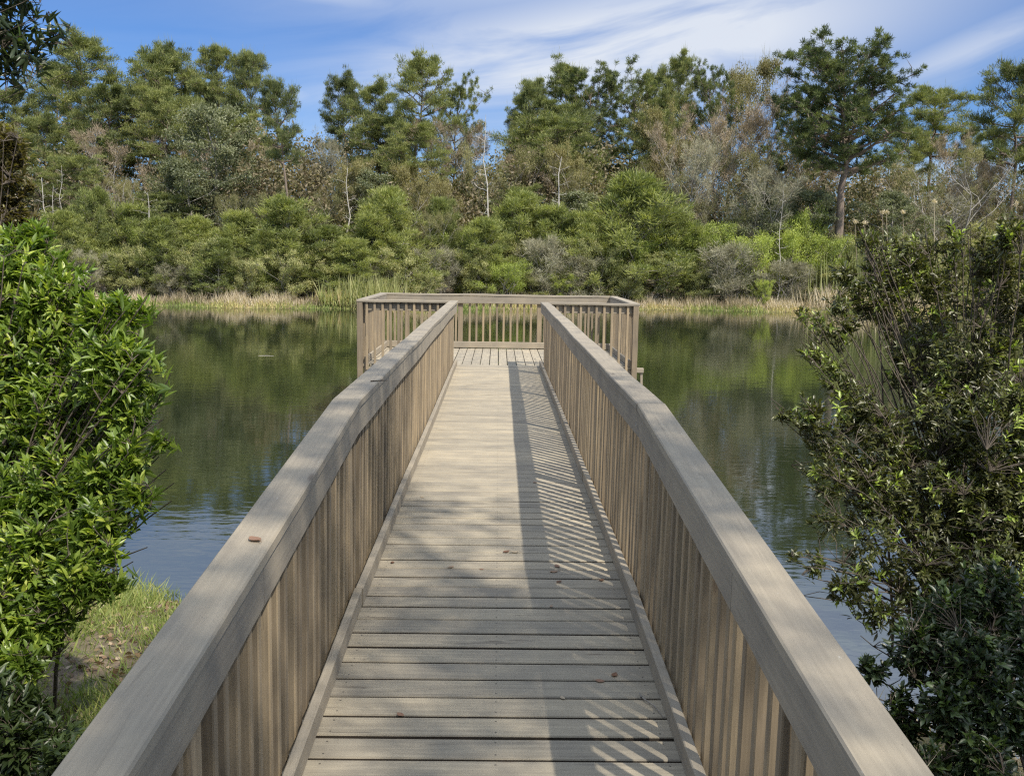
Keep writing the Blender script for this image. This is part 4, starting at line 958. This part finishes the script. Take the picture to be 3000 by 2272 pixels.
b2 = [(20, 430, 70, 6.0, 1), (10, 540, 80, 6.0, 1), (35, 640, 70, 6.0, 1), (30, 740, 80, 5.9, 1), (90, 830, 80, 5.6, .9), (-80, 600, 130, 6.1, 1), (160, 960, 80, 5.3, .7), (-60, 420, 110, 6.2, .8)]
bush('brown_shrub', 'taller shrub with small brownish olive leaves standing behind the bright green one', 'shrub', b2, 0, (-3.3, 6.0, -0.6), 1300, 10, 0.058, 0.019, L['near3'], 2, 0.25, 5, 0.5, 0.08, 0.010)
b3 = [(70, 2090, 90, 3.1, 1), (180, 2150, 60, 3.0, .8), (20, 2180, 130, 3.0, 1), (190, 2250, 90, 2.9, .8), (-60, 2050, 120, 3.1, 1), (250, 2200, 40, 3.0, .6), (-30, 1990, 60, 3.2, .7)]
bush('low_shrub', 'low dark green shrub growing against the left railing in the bottom left corner', 'shrub', b3, 0, (-1.85, 3.0, -0.52), 480, 10, 0.062, 0.017, L['near5'], 3, 0.12, 2, 0.6, 0.08, 0.008)
rb_ = [(3180, 1000, 190, 5.4, .7), (3220, 1500, 230, 5.0, .7), (3170, 720, 140, 5.4, .7), (2490, 810, 55, 5.5, .8), (2555, 705, 35, 5.5, .9), (2470, 870, 40, 5.4, .8), (2790, 700, 45, 5.6, .8), (2610, 760, 95, 5.6, 1), (2720, 770, 100, 5.7, 1), (2560, 860, 90, 5.5, 1), (2680, 900, 130, 5.6, 1), (2450, 940, 75, 5.3, .9), (2370, 925, 35, 5.2, .8), (2520, 690, 22, 5.5, .6), (2820, 850, 110, 5.8, .9), (2910, 760, 80, 5.2, 1), (2960, 680, 60, 5.0, 1), (3010, 860, 130, 5.2, 1), (2890, 690, 40, 5.2, .6),
       (2440, 1090, 60, 5.1, .7), (2370, 1030, 35, 5.1, .8), (2700, 1060, 120, 5.4, .75), (2860, 1060, 150, 5.2, 1), (2500, 1180, 85, 5.0, .9), (2370, 1210, 65, 4.9, .8), (2300, 1215, 28, 4.9, .9), (2420, 1290, 70, 4.9, .8), (2560, 1300, 120, 5.0, .9),
       (2750, 1260, 150, 5.1, 1), (2950, 1250, 170, 4.9, 1), (2420, 1400, 75, 4.8, .8), (2560, 1450, 110, 4.9, .8), (2740, 1470, 150, 4.9, .9), (2930, 1500, 170, 4.8, 1), (2420, 1530, 55, 4.7, .7),
       (2560, 1600, 110, 4.7, .55), (2400, 1640, 45, 4.6, .6), (2330, 1620, 18, 4.5, .8), (2480, 1720, 70, 4.5, .5), (2720, 1680, 140, 4.7, .6), (2900, 1730, 170, 4.6, .8), (2580, 1800, 80, 4.4, .4), (3060, 1500, 200, 4.8, .9)]
bush('dark_shrub', 'large dark shrub with small narrow leaves and yellow green tips right of the walk', 'shrub', rb_, 0, (2.75, 5.2, -0.68), 5300, 10, 0.056, 0.0150, L['near2'], 4, 0.13, 4, 0.35, 0.075, 0.0095, hi=0.5)
b5 = [(2560, 1960, 60, 4.0, .8), (2640, 2120, 80, 3.9, .8), (2760, 1800, 110, 4.1, .8), (2900, 1750, 120, 4.2, .8), (2700, 1900, 110, 4.0, .8), (2850, 1950, 130, 3.9, 1), (2960, 2080, 130, 3.8, 1), (2780, 2080, 110, 3.8, .8), (2880, 2220, 110, 3.7, 1), (2720, 2230, 70, 3.7, .5), (3050, 1900, 150, 4.0, 1), (2640, 2040, 50, 3.9, .5)]
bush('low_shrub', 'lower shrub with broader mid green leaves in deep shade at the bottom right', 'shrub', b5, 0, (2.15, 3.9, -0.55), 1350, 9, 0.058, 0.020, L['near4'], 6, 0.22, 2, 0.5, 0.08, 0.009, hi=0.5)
b6 = [(110, 170, 45, 3.0, 1), (150, 90, 30, 3.0, 1.2), (10, 60, 70, 3.0, 1), (70, 40, 40, 3.0, 1), (60, 130, 60, 3.0, 1), (120, 110, 40, 3.0, .9), (20, 200, 50, 3.0, 1), (130, 50, 25, 3.0, .7), (-60, 120, 110, 3.0, 1), (40, -60, 130, 3.0, .7), (165, 130, 12, 3.0, .6)]
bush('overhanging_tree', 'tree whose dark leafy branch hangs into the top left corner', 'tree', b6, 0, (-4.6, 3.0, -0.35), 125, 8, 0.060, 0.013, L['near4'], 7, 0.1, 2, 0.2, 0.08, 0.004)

# tree behind the viewer whose crown dapples the near end of the walk (stands outside the picture)
rng = np.random.default_rng(404); W = Q(); Fq = Q(); sh = np.array([0.486/1.0, -0.581, 1.0])
sh = np.array([sd[0]/sd[2], sd[1]/sd[2], 1.0])
P0 = []
while len(P0) < 1500:
    x, y = rng.uniform(-1.7, 6.8), rng.uniform(-4.0, 8.6)
    ym = min(8.4, max(4.3, 6.7-1.9*x))+0.35*math.sin(x*5)+0.2*math.sin(x*11+1)
    if x > 1.6: ym = 5.2+0.2*math.sin(x*4)
    edge = min(1.0, (ym-y)/1.6)*min(1.0, (x+1.85+0.25*math.sin(y*2))/0.6)
    g_ = 0.5+0.27*math.sin(x*3.1+1.1*math.sin(y*1.9))+0.27*math.sin(y*3.3+1.3*math.sin(x*2.6)+0.6)
    if 0.0 < x < 1.1 and 1.9 < y < 3.2: edge *= 0.25
    if rng.random() < max(0, edge)*(0.16+1.1*max(0, g_-0.22)): P0.append((x, y))
P0 = np.array(P0); hz = rng.uniform(7.5, 12.0, len(P0)); CP = np.stack([P0[:, 0], P0[:, 1], np.zeros(len(P0))], 1)+sh*hz[:, None]
trunk0 = np.array([7.2, -5.2, float(ground(7.2, -5.2))]); fork = trunk0+[-0.4, 0.3, 5.6]
W.tube([trunk0-[0, 0, .3], trunk0+[-0.1, 0.1, 1.6], fork], [0.24, 0.19, 0.15], 9)
ends = []
for k in range(26):
    c = CP[rng.integers(len(CP))]; n = 9; t = np.linspace(0, 1, n)[:, None]
    m1 = fork+(c-fork)*0.4+np.array([0, 0, 1.2]); pts = (1-t)**2*fork+2*t*(1-t)*m1+t*t*c+np.cumsum(rng.normal(0, 0.04, (n, 3)), 0)
    W.tube(pts, 0.075*(1-0.85*t[:, 0])+0.008, 5); ends.append(pts[2:])
ends = np.concatenate(ends)
for c in CP[::2]:
    k = int(np.argmin(np.linalg.norm(ends-c, axis=1))); W.tube([ends[k], (ends[k]+c)/2+rng.normal(0, 0.08, 3), c], [0.012, 0.008, 0.004], 3)
rep = np.repeat(np.arange(len(CP)), 26); N = len(rep)
Fq.leaves(CP[rep]+rng.normal(0, 0.20, (N, 3)), rng.normal(0, 1, (N, 3)), rng.uniform(0.09, 0.15, N), 0.06, rng.uniform(0, 1, N), rng)
st = empty('shade_tree', tuple(trunk0)); tag(st, 'broad leaved tree behind the viewer that dapples the near end of the walk', 'tree')
T = Matrix.Translation(-Vector(trunk0))
o = obj('trunk', W.mesh('trunk', True), B['grey'], st); o.data.transform(T)
o = obj('crown', Fq.mesh('crown'), L['broad'], st); o.data.transform(T)

rng = np.random.default_rng(8)
for k in range(22):
    x = rng.uniform(-16, 18); y = rng.uniform(-20, -7.5)
    if x > 3: y -= 2
    plant(['broad', 'olive', 'pine', 'broad'][k % 4], float(x), float(y), float(rng.uniform(7.5, 10.5)), 1.1, 'tree of the wood behind the viewer', 'wood behind the viewer', 'tree')
# near bank: grass and leaf litter
def nearf(x0, x1, y0, y1, ok):
    def f(rng, n):
        X_ = []; 
        while len(X_) < n:
            x = rng.uniform(x0, x1, 4000); y = rng.uniform(y0, y1, 4000); m_ = ok(x, y, rng)
            X_ += list(zip(x[m_], y[m_]))
        X_ = np.array(X_[:n]); return X_[:, 0], X_[:, 1]
    return f
okl = lambda x, y, rng: (y < near_shore(x)+0.15) & (rng.random(len(x)) < 0.35+0.75*(np.sin(x*4.1+1)*np.sin(y*3.3+x) > -0.25)) & ((np.abs(x) > 0.72)) & (y > 2.9+0.3*np.sin(x*3))
blades('grass', 46000, nearf(-5.5, -0.75, 3.4, 9, okl), 0.06, 0.24, 0.0065, L['grass'], 51, 'tufted sunlit grass on the near left bank beside the railing', 0.7)
okr = lambda x, y, rng: (y < near_shore(x)+0.1) & (np.abs(x) > 0.75)
blades('bank_grass', 7000, nearf(0.75, 5.5, 1.5, 7, okr), 0.08, 0.35, 0.007, L['straw'], 52, 'thin dry grass on the shaded near right bank', 0.6)
rng = np.random.default_rng(61); x = np.concatenate([rng.uniform(-5, -0.75, 6000), rng.uniform(0.75, 5, 4000)]); y = rng.uniform(0.2, 7, 10000); k = y < near_shore(x)-0.1; x = x[k]; y = y[k]
q = Q(); d = rng.normal(0, 1, (len(x), 3))*[1, 1, 0.22]; q.leaves(np.stack([x, y, ground(x, y)+0.012], 1), d, rng.uniform(0.03, 0.075, len(x)), rng.uniform(0.018, 0.035, len(x)), rng.uniform(0, 1, len(x)), rng)
tag(obj('leaf_litter', q.mesh('leaf_litter'), L['litter']), 'brown dead leaves strewn over the near bank', 'leaf litter', kind='stuff')

# fallen leaves and twigs on the planks and the rail
def zdeck(px, py):
    z = 0.0
    for _ in range(6):
        P = at_z(px, py, z); z = zd(P[1])
    return P
fl = [(1483, 1616, 0.060, 0.5, 'pinkish brown fallen leaf, left one of the pair touching in mid walk'), (1508, 1618, 0.065, 1.0, 'pale cream fallen leaf, right one of the pair in mid walk'),
      (1150, 1648, 0.040, 0.1, 'small red brown fallen leaf nearest the left toe board'), (1322, 1661, 0.045, 0.9, 'curled pale leaf on the planks left of the middle'),
      (1411, 1668, 0.03, 0.2, 'tiny reddish leaf on the planks right of the curled pale one'), (1632, 1659, 0.055, 0.5, 'pink brown leaf lying in the striped shadow'),
      (1622, 1675, 0.06, 0.9, 'pale curled leaf in the shadow in front of the pink brown one'), (1637, 1705, 0.045, 0.0, 'dark curled leaf on a plank edge in the shadow'),
      (1567, 1414, 0.05, 0.35, 'reddish leaf at the inner edge of the rail shadow farther up the walk'), (1173, 2094, 0.045, 0.15, 'orange brown leaf on the near planks left of the middle'),
      (1757, 1995, 0.05, 0.4, 'brown leaf by the shadow stripes near the right toe board'), (1762, 1700, 0.045, 0.1, 'dark leaf standing up at the end of the shadow stripes'),
      (1615, 1777, 0.03, 0.7, 'small pale leaf fleck on a shaded plank'), (1237, 1457, 0.04, 1.0, 'small whitish leaf far up the walk near the left toe board'), (1648, 2045, 0.035, 1.0, 'white leaf crumb on the near shaded planks'),
      (1800, 1978, 0.05, 0.2, 'shrivelled leaf beside the brown one near the right toe board')]
def mkleaf(P, size, tone, seed, label, group, zr_=0.0):
    rng = np.random.default_rng(seed); n = 7; q = Q(); a = rng.uniform(0, 6.28); cu = rng.uniform(0.02, 0.14)
    ts = np.linspace(0, 1, n); ws = np.sin(math.pi*np.clip(ts, 0.02, 0.98))**0.8*0.33; V = []
    for t_, w_ in zip(ts, ws):
        zc_ = 0.004+size*cu*(t_-0.5)**2*1.6
        V += [[(t_-0.5)*size, -w_*size, zc_+size*0.10*cu*2], [(t_-0.5)*size, 0, zc_], [(t_-0.5)*size, w_*size, zc_+size*0.16*cu*2]]
    V = np.array(V); f = np.array([[3*i_+h_, 3*i_+h_+1, 3*i_+h_+4, 3*i_+h_+3] for i_ in range(n-1) for h_ in range(2)])
    q.add(V, f, np.full(len(f), tone)); q.tube([(-0.5*size, 0, 0.004+size*cu*0.4), (-0.75*size, 0.02*size, 0.004)], [0.0011, 0.0007], 3)
    o = obj('fallen_leaf', q.mesh('fallen_leaf', True), L['fallen']); o.location = (P[0], P[1], P[2]+zr_); o.rotation_euler = (0, 0, a)
    return tag(o, label, 'leaf', group)
for k, (px, py, sz, tn_, lb_) in enumerate(fl): mkleaf(zdeck(px, py), sz*0.8, tn_, k, lb_, 'dry leaves fallen on the planks')
def zrail(px, py):
    z = 1.0
    for _ in range(8):
        P = at_z(px, py, z); z = zr(P[1])
    return P
mkleaf(zrail(747, 1582), 0.052, 0.45, 90, 'round pinkish leaf lying on top of the left railing', None)
P = zrail(1110, 1118); q = Q(); q.tube([(-.045, 0, .003), (0, 0.004, .006), (0.04, 0.03, .004)], [.0035, .003, .002], 4); q.tube([(0, .004, .006), (.02, .035, .008)], [.002, .0015], 3)
o = obj('twig', q.mesh('twig'), B['dark']); o.location = tuple(P); tag(o, 'short dark forked twig on the left railing beyond the bend', 'twig')
A_, B_ = zdeck(1880, 2050), zdeck(1945, 2105); q = Q(); q.tube([A_+[0, 0, .012], A_*.6+B_*.4+[0.012, 0, .010], B_+[0, 0, .006]], [.0028, .0025, .0016], 4); q.tube([A_+[0, 0, .012], A_+[-.005, .04, .014]], [.006, .0012], 4)
o = obj('twig', q.mesh('twig'), B['grey']); tag(o, 'thin bent grey twig on the near planks against the right toe board', 'twig')
P = at_z(780, 1042, WZ); q = Q(); q.tube([(-.20, 0, .0), (0, .03, .003), (.20, -.02, .001)], [.006, .008, .005], 5)
o = obj('floating_stick', q.mesh('floating_stick'), B['grey']); o.location = tuple(P); tag(o, 'small pale stick floating on the open water left of the platform', 'stick')
